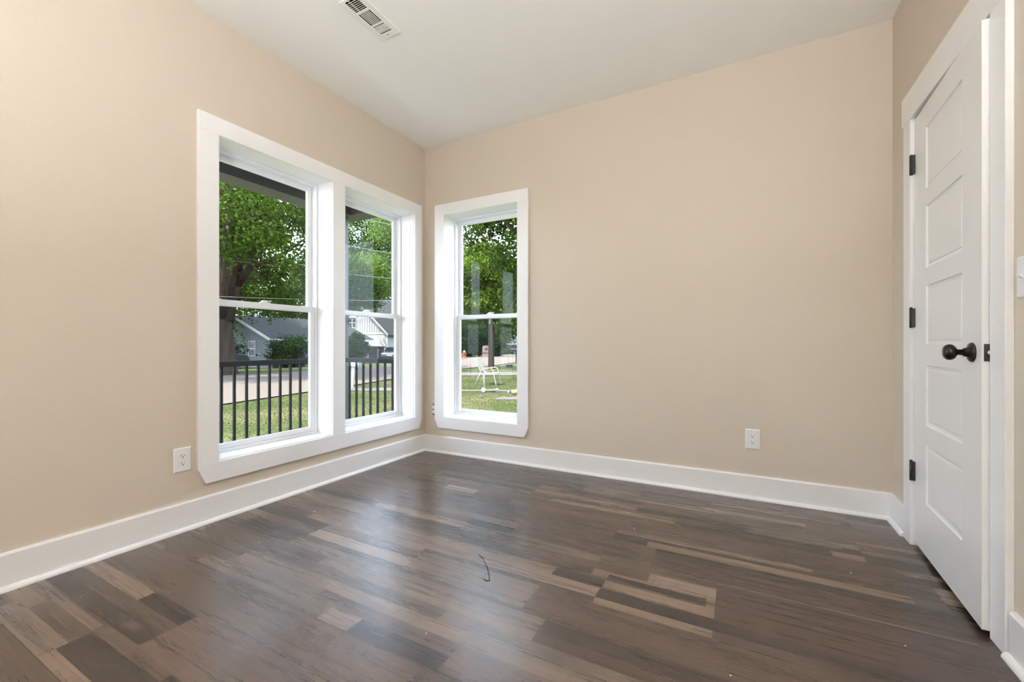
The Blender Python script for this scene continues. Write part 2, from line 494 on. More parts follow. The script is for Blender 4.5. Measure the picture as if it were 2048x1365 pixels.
def strip_floor():
    rows = 0.005
    ys = set([0.0, RY])
    for r in rects:
        ys.add(max(r[2], RY)); ys.add(max(r[3], RY))
    for r in range(25):
        yy = -.06 - P * r
        if yy - .0012 > RY: ys.add(yy); ys.add(yy - .0012)
    ys = sorted(ys, reverse=True)
    V = []; Fc = []; tone = []; sid = []; wear = []
    gap = (.035, .027, .022)
    for a, b in zip(ys[:-1], ys[1:]):
        if a - b < 1e-5: continue
        mid = (a + b) / 2
        seam = any(-.06 - P * r > mid > -.06 - P * r - .0013 for r in range(25))
        cover = [(i, r) for i, r in enumerate(rects) if r[2] > mid > r[3]]
        jx = [j[0] for j in JL if j[1] > mid > j[2] and 0 < j[0] < RX]
        xs = set([0.0, RX])
        for i, r in cover:
            for v in (r[0], r[1]):
                if 0 < v < RX: xs.add(v)
        for v in jx: xs.add(v); xs.add(min(RX, v + .0014))
        xs = sorted(xs)
        for x0, x1 in zip(xs[:-1], xs[1:]):
            if x1 - x0 < 1e-6: continue
            xm = (x0 + x1) / 2
            top = None
            for i, r in cover:
                if r[0] < xm < r[1]: top = (i, r)
            i, r = top
            n = len(V)
            V += [(x0, b, 0), (x1, b, 0), (x1, a, 0), (x0, a, 0)]
            Fc.append((n, n + 1, n + 2, n + 3))
            isj = any(v < xm < v + .0015 for v in jx)
            rr = random.Random(i * 7 + 3)
            k = rr.uniform(.9, 1.1)
            c = gap if (seam or isj) else tuple(q * k for q in T[r[4]])
            tone.append((*c, 1)); sid.append((i * 0.6180339) % 1 * 20); wear.append(0 if (seam or isj) else r[5] * .8)
    me = bpy.data.meshes.new('floor')
    me.from_pydata(V, [], Fc)
    A = me.attributes.new('tone', 'FLOAT_COLOR', 'FACE'); A.data.foreach_set('color', np.array(tone, dtype=np.float32).ravel())
    B = me.attributes.new('sid', 'FLOAT', 'FACE'); B.data.foreach_set('value', np.array(sid, dtype=np.float32))
    D = me.attributes.new('wear', 'FLOAT', 'FACE'); D.data.foreach_set('value', np.array(wear, dtype=np.float32))
    me.materials.append(M_floor)
    o = bpy.data.objects.new('floor', me); C.objects.link(o); o['kind'] = 'structure'
    return o


strip_floor()

# ------------------------------------------------------------------ baseboards
def baseboard(name, axis, face, a, b, out):
    """board along 'axis' from a to b, wall face coordinate 'face', 'out' = +1/-1 room side"""
    prof = [(0, 0), (.016, 0), (.016, .138), (.012, .146), (0, .146)]
    q = [(.016, 0), (.033, 0), (.032, .008), (.028, .014), (.022, .018), (.016, .019)]
    root = empty(name); root['kind'] = 'structure'
    for nm, pr in (('board', prof), ('shoe_moulding', q)):
        mb = MB()
        poly = [(face + out * p[0], p[1]) for p in pr]
        mb.prism(poly, axis, a, b)
        mb.build(nm, M_trim, root)
    return root


def prism_y(mb, poly, a, b): mb.prism(poly, 'y', a, b)


baseboard('baseboard_left', 'y', 0.0, RY, 0.0, 1)
baseboard('baseboard_back', 'x', 0.0, .0165, RX - .0165, -1)
baseboard('baseboard_right', 'y', RX, DH + .094, 0.0, -1)
baseboard('baseboard_door', 'y', RX, RY, DL - .10, -1)

# ------------------------------------------------------------------ windows
def mapL(u, w, z): return (-w, u, z)      # left wall: u along y, w outward
def mapB(u, w, z): return (u, w, z)       # back wall: u along x, w outward


def mbox(mb, mp, u0, u1, w0, w1, z0, z1):
    return mb.box(mp(u0, w0, z0), mp(u1, w1, z1))


def frame4(mb, mp, u0, u1, z0, z1, w0, w1, s, top, bot):
    mbox(mb, mp, u0, u0 + s, w0, w1, z0, z1); mbox(mb, mp, u1 - s, u1, w0, w1, z0, z1)
    mbox(mb, mp, u0 + s, u1 - s, w0, w1, z1 - top, z1); mbox(mb, mp, u0 + s, u1 - s, w0, w1, z0, z0 + bot)


def make_window(name, mp, u0, u1, z0, z1):
    root = empty(name); root['kind'] = 'structure'
    j = MB(); frame4(j, mp, u0, u1, z0, z1, -.004, .14, .006, .006, .012)
    j.build('jamb', M_trim, root)
    a0, a1, b0, b1 = u0 + .006, u1 - .006, z0 + .012, z1 - .006
    f = MB(); frame4(f, mp, a0, a1, b0, b1, .14, WT, .013, .014, .016)
    # sill nose and tracks
    mbox(f, mp, a0 + .013, a1 - .013, .183, .187, b0 + .016, b0 + .03)
    f.build('window_frame', M_vinyl, root, .0015)
    c0, c1, d0, d1 = a0 + .013, a1 - .013, b0 + .016, b1 - .014
    zm = 1.207
    us = empty('upper_sash', parent=root)
    mb = MB(); frame4(mb, mp, c0, c1, zm - .018, d1, .188, .211, .034, .034, .034); mb.build('sash_frame', M_vinyl, us, .002)
    mb = MB(); mbox(mb, mp, c0 + .032, c1 - .032, .198, .202, zm + .012, d1 - .032); mb.build('pane', M_glass, us)
    ls = empty('lower_sash', parent=root)
    mb = MB(); frame4(mb, mp, c0, c1, d0, zm + .018, .157, .182, .034, .035, .030); mb.build('sash_frame', M_vinyl, ls, .002)
    mb = MB(); mbox(mb, mp, c0 + .032, c1 - .032, .168, .172, d0 + .028, zm - .015); mb.build('pane', M_glass, ls)
    # cam lock and tilt latches on the meeting rail
    mb = MB(); uc = (c0 + c1) / 2
    mbox(mb, mp, uc - .032, uc + .032, .158, .180, zm + .018, zm + .024)
    mbox(mb, mp, uc - .020, uc + .012, .160, .176, zm + .024, zm + .034)
    mbox(mb, mp, uc - .012, uc + .040, .163, .171, zm + .030, zm + .036)
    mb.build('sash_lock', M_plate, ls, .002)
    for s in (c0 + .05, c1 - .09):
        mb = MB(); mbox(mb, mp, s, s + .04, .160, .176, zm + .018, zm + .022); mb.build('tilt_latch', M_plate, ls, .001)
    sc = MB(); mbox(sc, mp, c0, c1, .2125, .2130, d0, zm); sc.build('insect_screen', M_screen, root)
    return root


make_window('window_1', mapL, OL[0][0], OL[0][1], .315, 2.108)
make_window('window_2', mapL, OL[1][0], OL[1][1], .315, 2.108)
make_window('window_3', mapB, OB[0], OB[1], .315, 2.108)


def casing(name, mp, u0, u1, holes, z0, z1):
    """flat board casing with clipped lower corners; holes = list of (u0,u1) openings"""
    root = empty(name); root['kind'] = 'structure'
    t = -.020
    def brd(nm, a, b, c, d):
        mb = MB(); mbox(mb, mp, a, b, t, 0, c, d); mb.build(nm, M_trim, root, .0015)
    zt, zb = 2.108 - .004, .315 + .004
    brd('head_casing', u0, u1, zt, z1)
    brd('side_casing', u0, holes[0][0] + .004, zb, zt)
    brd('side_casing', holes[-1][1] - .004, u1, zb, zt)
    for a, b in zip(holes[:-1], holes[1:]): brd('mullion_casing', a[1] - .004, b[0] + .004, zb, zt)
    c = .036; h = .078
    poly = [(u0 + c, z0), (u1 - c, z0), (u1, z0 + h), (u1, zb), (u0, zb), (u0, z0 + h)]
    mb = MB(); n = len(poly)
    vs = [mp(p[0], 0, p[1]) for p in poly] + [mp(p[0], t, p[1]) for p in poly]
    fs = [tuple(range(n)), tuple(range(n, 2 * n))[::-1]] + [(i, (i + 1) % n, n + (i + 1) % n, n + i) for i in range(n)]
    mb.add(vs, fs).build('bottom_casing', M_trim, root, .0015)
    return root


casing('trim_1', mapL, -1.848, -.064, [(OL[0][0], OL[0][1]), (OL[1][0], OL[1][1])], .214, 2.2)
casing('trim_2', mapB, .126, 1.053, [(OB[0], OB[1])], .219, 2.2)

# ------------------------------------------------------------------ door
tr = empty('trim_3'); tr['kind'] = 'structure'
XF = RX - .020
box_obj('head_casing', (XF - .002, DL - .120, DZ), (RX, DH + .113, 2.178), M_trim, tr, .0015)
box_obj('side_casing', (XF, DH, 0), (RX, DH + .094, DZ), M_trim, tr, .0015)
box_obj('side_casing', (XF, DL - .092, 0), (RX, DL, DZ), M_trim, tr, .0015)
m = MB()
m.box((RX - .001, DH + .001, 0), (RX + .12, DH + .0155, DZ)); m.box((RX - .001, DL - .0155, 0), (RX + .12, DL - .001, DZ)); m.box((RX - .001, DL - .0155, DZ + .0005), (RX + .12, DH + .0155, DZ + .0155))
m.box((RX + .045, DH - .012, 0), (RX + .055, DH, DZ)); m.box((RX + .045, DL, 0), (RX + .055, DL + .012, DZ))
m.build('jamb', M_trim, tr)

DW, DZ0, DZ1 = .7275, .020, 2.026
door = empty('door_1', (RX - .004, DH - .004, 0), math.radians(-2.55)); door['kind'] = 'structure'
# local frame: x into the wall (thickness 0..0.035), y from 0 (hinge) to -DW (latch)
def door_leaf():
    mb = MB()
    pz = [(.247, .513), (.598, .866), (.957, 1.219), (1.297, 1.574), (1.65, 1.922)]
    ya, yb = -.163, -.567
    zs = [DZ0] + [v for p in pz for v in p] + [DZ1]
    ysl = [0, ya, yb, -DW]
    def quad(y0, y1, z0, z1, x=0.0):
        mb.add([(x, y0, z0), (x, y1, z0), (x, y1, z1), (x, y0, z1)], [(0, 1, 2, 3)])
    quad(0, ya, DZ0, DZ1); quad(yb, -DW, DZ0, DZ1)
    prev = DZ0
    for a, b in pz:
        quad(ya, yb, prev, a); prev = b
        rings = [(0, 0), (.004, .0055), (.016, .0075), (.020, .004), (.030, .003)]
        for (i0, d0), (i1, d1) in zip(rings[:-1], rings[1:]):
            o = [(d0, ya - i0, a + i0), (d0, yb + i0, a + i0), (d0, yb + i0, b - i0), (d0, ya - i0, b - i0)]
            n = [(d1, ya - i1, a + i1), (d1, yb + i1, a + i1), (d1, yb + i1, b - i1), (d1, ya - i1, b - i1)]
            mb.add(o + n, [(k, (k + 1) % 4, 4 + (k + 1) % 4, 4 + k) for k in range(4)])
        i1, d1 = rings[-1]
        quad(ya - i1, yb + i1, a + i1, b - i1, d1)
    quad(ya, yb, prev, DZ1)
    th = .035
    mb.add([(0, 0, DZ0), (th, 0, DZ0), (th, 0, DZ1), (0, 0, DZ1)], [(0, 1, 2, 3)])
    mb.add([(0, -DW, DZ0), (th, -DW, DZ0), (th, -DW, DZ1), (0, -DW, DZ1)], [(0, 1, 2, 3)])
    mb.add([(0, 0, DZ0), (th, 0, DZ0), (th, -DW, DZ0), (0, -DW, DZ0)], [(0, 1, 2, 3)])
    mb.add([(0, 0, DZ1), (th, 0, DZ1), (th, -DW, DZ1), (0, -DW, DZ1)], [(0, 1, 2, 3)])
    mb.add([(th, 0, DZ0), (th, -DW, DZ0), (th, -DW, DZ1), (th, 0, DZ1)], [(0, 1, 2, 3)])
    me_o = mb.build('door_leaf', M_door, door)
    bm = bmesh.new(); bm.from_mesh(me_o.data); bmesh.ops.remove_doubles(bm, verts=bm.verts[:], dist=1e-5)
    bmesh.ops.recalc_face_normals(bm, faces=bm.faces[:]); bm.to_mesh(me_o.data); bm.free()


door_leaf()
for zc in (1.814, 1.085, .356):
    h = empty('hinge', (0, 0, zc), parent=door); h['label'] = 'black butt hinge'
    MB().tube([(-.012, .004, -.047), (-.012, .004, .047)], .0065, 12).build('knuckle', M_black, h)
    mb = MB(); mb.box((-.013, -.014, -.0445), (-.0005, .002, .0445)); mb.box((-.0115, .004, -.0445), (.0, .0085, .0445)); mb.build('hinge_leaf', M_black, h)
    MB().tube([(-.012, .004, .047), (-.012, .004, .051)], .005, 10).build('hinge_pin', M_black, h)
kn = empty('door_knob', (0, -.655, .931), parent=door); kn['label'] = 'oil rubbed bronze round knob'
MX = Matrix.Rotation(-PI / 2, 4, 'Y')
MB().lathe([(.0, 0), (.0335, 0), (.0335, .004), (.030, .008), (.018, .011), (.0155, .014), (.0145, .022), (.0135, .022)], 32, M=MX).build('rosette', M_bronze, kn)
MB().lathe([(.0, .021), (.0105, .021), (.0100, .036), (.0130, .040), (.0215, .044), (.0270, .051), (.0282, .058), (.0260, .065), (.0195, .071), (.009, .0735), (0.0005, .074)], 32, M=MX).build('knob_grip', M_bronze, kn)
lp = empty('latch_plate', (.0175, -DW, .931), parent=door); lp['label'] = 'black latch faceplate'
mb = MB(); mb.box((-.0125, -.0012, -.0285), (.0125, .0005, .0285)); mb.build('faceplate', M_black, lp, .0008)
MB().tube([(0.003, 0, 0), (0.003, -.010, 0)], .0085, 14).build('latch_bolt', M_latch, lp)

# ------------------------------------------------------------------ outlets and switch
def make_outlet(loc, rz, label, group=None):
    """local: plate in xz plane, +y... faces -y"""
    t = thing('wall_outlet', label, 'outlet', loc, rz, group)
    w, h = .040, .062
    mb = MB()
    o = [(-w, 0, -h), (w, 0, -h), (w, 0, h), (-w, 0, h)]
    i1 = [(-w, -.003, -h), (w, -.003, -h), (w, -.003, h), (-w, -.003, h)]
    i2 = [(-w + .005, -.0065, -h + .005), (w - .005, -.0065, -h + .005), (w - .005, -.0065, h - .005), (-w + .005, -.0065, h - .005)]
    mb.add(o + i1 + i2, [(0, 1, 2, 3), (8, 9, 10, 11)] + [(r * 4 + k, r * 4 + (k + 1) % 4, r * 4 + 4 + (k + 1) % 4, r * 4 + 4 + k) for r in (0, 1) for k in range(4)])
    mb.build('cover_plate', M_plate, t)
    for s in (1, -1):
        rc = empty('receptacle', (0, -.0065, s * .0195), parent=t)
        mb = MB()
        pts = []
        for k in range(32):
            a = 2 * PI * k / 32
            pts.append((max(-.0170, min(.0170, .0172 * math.cos(a) * 1.02)), max(-.0135, min(.0135, .0172 * math.sin(a)))))
        mb.prism(pts, 'y', 0.0, -.0022).build('face', M_plate, rc)
        for sx, hh in ((-.0063, .0045), (.0063, .0036)):
            MB().box((sx - .0011, -.0021, .003 - hh + .0015), (sx + .0011, -.0026, .003 + hh + .0015)).build('slot', M_slot, rc)
        MB().prism([(.0028 * math.cos(a), -.0062 + .0030 * math.sin(a)) for a in [2 * PI * k / 14 for k in range(14)]], 'y', -.0021, -.0027).build('ground_hole', M_slot, rc)
    MB().prism([(.0028 * math.cos(a), .0028 * math.sin(a)) for a in [2 * PI * k / 14 for k in range(14)]], 'y', -.006, -.0078).build('screw', M_plate, t)
    return t


make_outlet((2.5985, 0, .3695), 0, 'white duplex outlet on the beige wall right of the single window')
make_outlet((0, -1.914, .3655), PI / 2, 'white duplex outlet on the wall beside the double window')
# bare receptacle half hidden by the casing of the single window
t = thing('wall_outlet', 'bare white outlet without cover plate tucked beside the single window casing', 'outlet', (.106, 0, .376))
mb = MB(); mb.box((-.016, -.002, -.052), (.0195, .0, .052)); mb.build('mounting_strap', mat('galvanised_strap', (.30, .29, .26), .4, metal=.6), t)
for s in (1, -1):
    rc = empty('receptacle', (0.004, -.002, s * .0195), parent=t)
    MB().prism([(max(-.0165, min(.0150, .0172 * math.cos(a))), max(-.0150, min(.0150, .0172 * math.sin(a)))) for a in [2 * PI * k / 28 for k in range(28)]], 'y', 0, -.008).build('face', M_plate, rc)
    MB().box((-.0075, -.0078, -.002), (-.0053, -.0084, .006)).build('slot', M_slot, rc)
for s in (.046, 0.0, -.046):
    MB().box((-.015, -.0021, s - .004), (-.008, -.0045, s + .004)).build('screw', M_slot, t)

t = thing('light_switch', 'white wall switch to the right of the panelled door', 'switch', (RX, -1.2385, 1.157), -PI / 2)
mb = MB(); w, h = .0405, .062
o = [(-w, 0, -h), (w, 0, -h), (w, 0, h), (-w, 0, h)]
i1 = [(-w, -.003, -h), (w, -.003, -h), (w, -.003, h), (-w, -.003, h)]
i2 = [(-w + .005, -.0065, -h + .005), (w - .005, -.0065, -h + .005), (w - .005, -.0065, h - .005), (-w + .005, -.0065, h - .005)]
mb.add(o + i1 + i2, [(0, 1, 2, 3), (8, 9, 10, 11)] + [(r * 4 + k, r * 4 + (k + 1) % 4, r * 4 + 4 + (k + 1) % 4, r * 4 + 4 + k) for r in (0, 1) for k in range(4)])
mb.build('cover_plate', M_plate, t)
MB().box((-.0055, -.006, -.0125), (.0055, -.0085, .0125)).build('toggle_frame', M_plate, t)
MB().prism([(-.0085, -.006), (-.0085, .004), (-.020, .010), (-.020, .003)], 'x', -.004, .004).build('toggle', M_plate, t)
for s in (.030, -.030): MB().prism([(.0028 * math.cos(a), s + .0028 * math.sin(a)) for a in [2 * PI * k / 14 for k in range(14)]], 'y', -.006, -.0075).build('screw', M_plate, t)

# ------------------------------------------------------------------ ceiling register
def ceiling_vent():
    t = thing('ceiling_vent', 'white metal air register with three banks of slots on the ceiling', 'vent', (.757, -1.361, RH))
    hx, hy = .072, .154
    mb = MB(); q = (VHX, VHY)
    mb.box((-q[0], -q[1], .11), (q[0], q[1], .115)); mb.box((-q[0] + .0005, -q[1] + .0005, 0), (-q[0] + .002, q[1] - .0005, .11)); mb.box((q[0] - .002, -q[1] + .0005, 0), (q[0] - .0005, q[1] - .0005, .11))
    mb.box((-q[0] + .002, -q[1] + .0005, 0), (q[0] - .002, -q[1] + .002, .11)); mb.box((-q[0] + .002, q[1] - .002, 0), (q[0] - .002, q[1] - .0005, .11))
    mb.build('duct', M_duct, t)
    ix = .0405
    banks = [(-.140, -.064), (-.049, .041), (.053, .115)]
    z0, z1 = -.0075, -.0045
    f = MB()
    f.box((-hx, -hy, z0), (-ix, hy, z1)); f.box((ix, -hy, z0), (hx, hy, z1))
    ylist = [-hy] + [v for b in banks for v in b] + [hy]
    for a, b in zip(ylist[0::2], ylist[1::2]): f.box((-ix, a, z0), (ix, b, z1))
    # turned-down rim
    f.box((-hx, -hy, -.0045), (-hx + .002, hy, 0)); f.box((hx - .002, -hy, -.0045), (hx, hy, 0)); f.box((-hx, -hy, -.0045), (hx, -hy + .002, 0)); f.box((-hx, hy - .002, -.0045), (hx, hy, 0))
    f.build('face_frame', M_vent, t, .0008)
    for bi, (a, b) in enumerate(banks):
        if bi == 1:
            n = 8
            for k in range(n):
                x = -ix + 2 * ix * k / (n - 1)
                if k in (0, n - 1): continue
                MB().box((x - .0016, a, z0), (x + .0016, b, z1 + .0012)).build('louver', M_vent, t)
        else:
            n = 6 if bi == 2 else 7
            for k in range(1, n - 1 + 1):
                y = a + (b - a) * k / n
                tilt = .0004 if bi == 2 else .0060; hw = .0024 if bi == 2 else .0016
                MB().prism([(y - hw, z0), (y + hw, z0), (y + hw + tilt, z1 + .0025), (y - hw + tilt, z1 + .0025)], 'x', -ix, ix).build('louver', M_vent, t)
    MB().box((-.020, -.140, z1), (-.016, -.064, z1 + .003)).build('damper_lever', M_vent, t)
    for y in (-.131 - .016, .131):
        MB().lathe([(0, z0 - .0006), (.0032, z0 - .0006), (.0036, z0)], 12, M=Matrix.Translation((-.004, y, 0))).build('screw', M_slot, t)


ceiling_vent()

# added uplighter outside the view, brightens ceiling and walls
t = thing('fill_uplight', 'unseen white uplighter added near the rear wall to fill the room with light', 'lamp', (2.52, -4.05, -.20))
MB().lathe([(0, .20), (.15, .20), (.15, .215), (.03, .23), (0, .23)], 32).build('base', M_vent, t)
MB().tube([(0, 0, .22), (0, 0, 1.34)], .014, 12).build('pole', M_vent, t)


def fill_mat(name, k):
    m_ = bpy.data.materials.new(name); m_.use_nodes = True
    q_ = m_.node_tree; q_.nodes.clear()
    lo = q_.nodes.new('ShaderNodeOutputMaterial'); le = q_.nodes.new('ShaderNodeEmission')
    le.inputs[0].default_value = (.935, .98, 1.05, 1); le.inputs[1].default_value = k
    q_.links.new(le.outputs[0], lo.inputs[0])
    return m_


MB().lathe([(.215, 1.50), (.212, 1.46), (.19, 1.41), (.14, 1.365), (.07, 1.34), (.001, 1.335)], 32, cap=False).build('bowl', fill_mat('fill_bowl', FILL_BOWL), t)
MB().lathe([(0, 1.490), (.20, 1.490), (.20, 1.494), (0, 1.494)], 32).build('diffuser', fill_mat('fill_emitter', FILL_UP), t)

# thread and specks on the floor
pts = [(1.48, -1.404), (1.517, -1.425), (1.571, -1.479), (1.609, -1.526), (1.634, -1.563), (1.628, -1.572), (1.606, -1.566)]
o = MB().tube([(x, y, .0017) for x, y in pts], .0016, 6).build('thread', mat('dark_thread', (.05, .045, .04), .7))
tag(o, 'thin dark curved thread lying on the floor planks', 'thread')
mb = MB(); r2 = random.Random(5)
for px in range(26):
    x, y = r2.uniform(.3, 3.1), r2.uniform(-2.5, -.2)
    s = r2.uniform(.0012, .0028)
    mb.lathe([(0, 0), (s, 0), (s * .8, s * .7), (0.0002, s)], 6, M=Matrix.Translation((x, y, 0)))
o = mb.build('debris', M_caulk); tag(o, 'tiny white paint crumbs scattered over the floor', 'crumbs', kind='stuff')

# ================================================================== OUTSIDE
GZ = -.45
K = .42


def gz(x, y):
    """ground height: flat lawn and street, falling away on the far side of the street"""
    if x < -18.5 and y < 30:
        k = min(1.0, (-18.5 - x) / 9.0)
        return GZ - .27 * k
    return GZ


# --- lawn
M_lawn = mat('lawn', (.12, .17, .04), .95, spec=.1)
f1 = noise(M_lawn, .55, 5); f2 = noise(M_lawn, 26.0, 5)
cA = ramp(M_lawn, f1, [(.36, (.085, .130, .036)), (.50, (.140, .163, .060)), (.64, (.23, .212, .105))])
cB = ramp(M_lawn, f2, [(.32, (.62 / K, .66 / K, .5 / K)), (.68, (1.35 / K, 1.3 / K, 1.2 / K))])
mxn = nd(M_lawn, 'ShaderNodeMix', data_type='RGBA', blend_type='MULTIPLY'); mxn.inputs[0].default_value = 1
lk(M_lawn, cA, mxn.inputs[6]); lk(M_lawn, cB, mxn.inputs[7]); lk(M_lawn, mxn.outputs[2], bsdf(M_lawn).inputs['Base Color'])
bump(M_lawn, f2, 1.0, .05)


def lawn():
    xs = [-75, -60, -50, -42, -36, -32, -28, -25, -22, -20, -18.5, -15, -10, -6, -2.5, -.3, 3, 8, 20]
    ys = [-12, -6, 0, 6, 12, 18, 24, 29.9, 30.1, 40, 55, 75, 100]
    V = [(x, y, gz(x, y) if not (x > -.5 and y < .4) else GZ - .3) for y in ys for x in xs]
    n = len(xs)
    Fc = [(j * n + i, j * n + i + 1, (j + 1) * n + i + 1, (j + 1) * n + i) for j in range(len(ys) - 1) for i in range(n - 1)]
    MB().add(V, Fc, True).build('lawn', M_lawn, kind='structure')


lawn()
M_street = noisy('street_asphalt', (.195, .155, .128), (.235, .19, .157), 9.0, .9, .3, .01, spec=.2, detail=8)
near = [(-7.6, -12), (-7.7, 0), (-8.0, 2.3), (-8.6, 5), (-9.2, 7.5), (-9.9, 10), (-11.3, 16), (-12.0, 21.5), (-12.6, 25), (-14.5, 32), (-17, 40), (-22, 52), (-28, 64)]
far = [(-17.8, -12), (-17.8, 0), (-17.8, 4), (-17.8, 7), (-17.6, 9), (-17.5, 11), (-18.0, 18), (-19.0, 24), (-20.5, 30), (-22.5, 34.5), (-25, 41), (-28.5, 52), (-34, 64)]
mb = MB()
V = [(*p, GZ + .035) for p in near] + [(*p, GZ + .035) for p in far]
n = len(near)
mb.add(V, [(i, i + 1, n + i + 1, n + i) for i in range(n - 1)]).build('street', M_street, kind='structure')
M_conc = noisy('concrete_walk', (.135, .115, .098), (.17, .145, .124), 5, .9, .2, .01)
M_dirt = noisy('bare_dirt', (.17, .128, .090), (.21, .16, .112), 5, .95, .3, .02)


def slab(name, poly, z, mt):
    MB().prism(poly, 'z', GZ - .05, z).build(name, mt, kind='structure')


slab('path_sidewalk', [(-10.3, 14.0), (-9.0, 12.4), (-3.5, 16.0), (-4.6, 17.8)], GZ + .03, M_conc)
slab('path_driveway', [(-8.9, 6.5), (-8.0, 5.9), (-6.2, 6.75), (-6.0, 7.6)], GZ + .028, M_conc)
slab('path_dirt', [(-5.5, 7.5), (-5.3, 7.25), (-3.3, 8.15), (-3.4, 8.5)], GZ + .025, M_dirt)

# --- grass blades
def blades():
    R = np.random.default_rng(3)
    n = 90000
    x = -1.4 - 8.2 * R.random(n) ** 1.15; y = -1.5 + 17.5 * R.random(n)
    keep = (x > -7.6 - y * .22) & ~((x > -1.7) & (y < .7))
    x, y = x[keep], y[keep]; n = len(x)
    h = .012 + .022 * R.random(n); a = R.random(n) * 2 * PI; w = .004 + .004 * R.random(n)
    lx, ly = (R.random(n) - .5) * .05, (R.random(n) - .5) * .05
    V = np.empty((n, 3, 3), np.float32)
    V[:, 0] = np.stack([x - w * np.cos(a), y - w * np.sin(a), np.full(n, GZ)], 1)
    V[:, 1] = np.stack([x + w * np.cos(a), y + w * np.sin(a), np.full(n, GZ)], 1)
    V[:, 2] = np.stack([x + lx, y + ly, GZ + h], 1)
    o = raw_mesh('grass', V.reshape(-1, 3), np.arange(n * 3, dtype=np.int32), 3, R.random(n).astype(np.float32), M_blade)
    tag(o, 'short patchy green lawn grass in front of the house', 'grass', kind='stuff')


def raw_mesh(name, V, idx, k, tint, mt, parent=None):
    me = bpy.data.meshes.new(name)
    nf = len(idx) // k
    me.vertices.add(len(V)); me.vertices.foreach_set('co', V.astype(np.float32).ravel())
    me.loops.add(len(idx)); me.loops.foreach_set('vertex_index', idx)
    me.polygons.add(nf); me.polygons.foreach_set('loop_start', np.arange(0, nf * k, k, dtype=np.int32))
    try: me.polygons.foreach_set('loop_total', np.full(nf, k, dtype=np.int32))
    except Exception: pass
    me.update(calc_edges=True); me.validate()
    A = me.attributes.new('tint', 'FLOAT', 'FACE'); A.data.foreach_set('value', tint)
    me.materials.append(mt)
    o = bpy.data.objects.new(name, me); C.objects.link(o)
    if parent: o.parent = parent
    return o


def leaf_mat(name, c0, c1, trans=.35):
    m = mat(name, c0, .6, spec=.06)
    t = m.node_tree
    at = nd(m, 'ShaderNodeAttribute', attribute_name='tint')
    col = ramp(m, at.outputs['Fac'], [(.0, c0), (1.0, c1)])
    lk(m, col, bsdf(m).inputs['Base Color'])
    tr = nd(m, 'ShaderNodeBsdfTranslucent'); lk(m, col, tr.inputs[0])
    mx = nd(m, 'ShaderNodeMixShader'); mx.inputs[0].default_value = trans
    out = [n for n in t.nodes if n.type == 'OUTPUT_MATERIAL'][0]
    lk(m, bsdf(m).outputs[0], mx.inputs[1]); lk(m, tr.outputs[0], mx.inputs[2]); lk(m, mx.outputs[0], out.inputs[0])
    return m


M_blade = leaf_mat('grass_blade', (.08, .125, .032), (.23, .225, .10), .3)
M_leafA = leaf_mat('maple_leaf', (.020, .055, .004), (.16, .27, .022), .28)
M_leafB = leaf_mat('bright_leaf', (.045, .115, .006), (.27, .40, .035), .3)
M_leafC = leaf_mat('dark_leaf', (.014, .046, .010), (.055, .125, .024))
M_leafD = leaf_mat('hazy_leaf', (.060, .14, .022), (.22, .32, .075))
blades()

M_bark = noisy('bark', (.050, .036, .026), (.125, .092, .068), 5.0, .95, .6, .04, scl=(1, 1, .25), detail=6, spec=.05)


def leaves(name, centers, per, spread, size, mt, parent, seed, flat=.7):
    R = np.random.default_rng(seed)
    c = np.repeat(np.asarray(centers, np.float32), per, axis=0)
    N = len(c)
    p = c + R.normal(size=(N, 3)) * np.array([spread, spread, spread * flat])
    a = R.normal(size=(N, 3)); a[:, 2] -= .5; a /= np.linalg.norm(a, axis=1, keepdims=True)
    b = np.cross(a, R.normal(size=(N, 3)) * .7 + np.array([0, 0, 1.0])); b /= np.linalg.norm(b, axis=1, keepdims=True) + 1e-9
    nrm = np.cross(a, b)
    s = size * (.6 + .8 * R.random((N, 1)))
    V = np.empty((N, 5, 3), np.float32)
    V[:, 0] = p - a * s * .5
    V[:, 1] = p - b * s * .42 - a * s * .08 + nrm * s * .10
    V[:, 2] = p - b * s * .16 + a * s * .30
    V[:, 3] = p + a * s * .55
    V[:, 4] = p + b * s * .42 - a * s * .05 + nrm * s * .10
    clump = np.repeat(R.random(len(centers)), per)
    tint = np.clip(.55 * clump + .45 * R.random(N), 0, 1).astype(np.float32)
    return raw_mesh(name, V.reshape(-1, 3), np.arange(N * 5, dtype=np.int32), 5, tint, mt, parent)


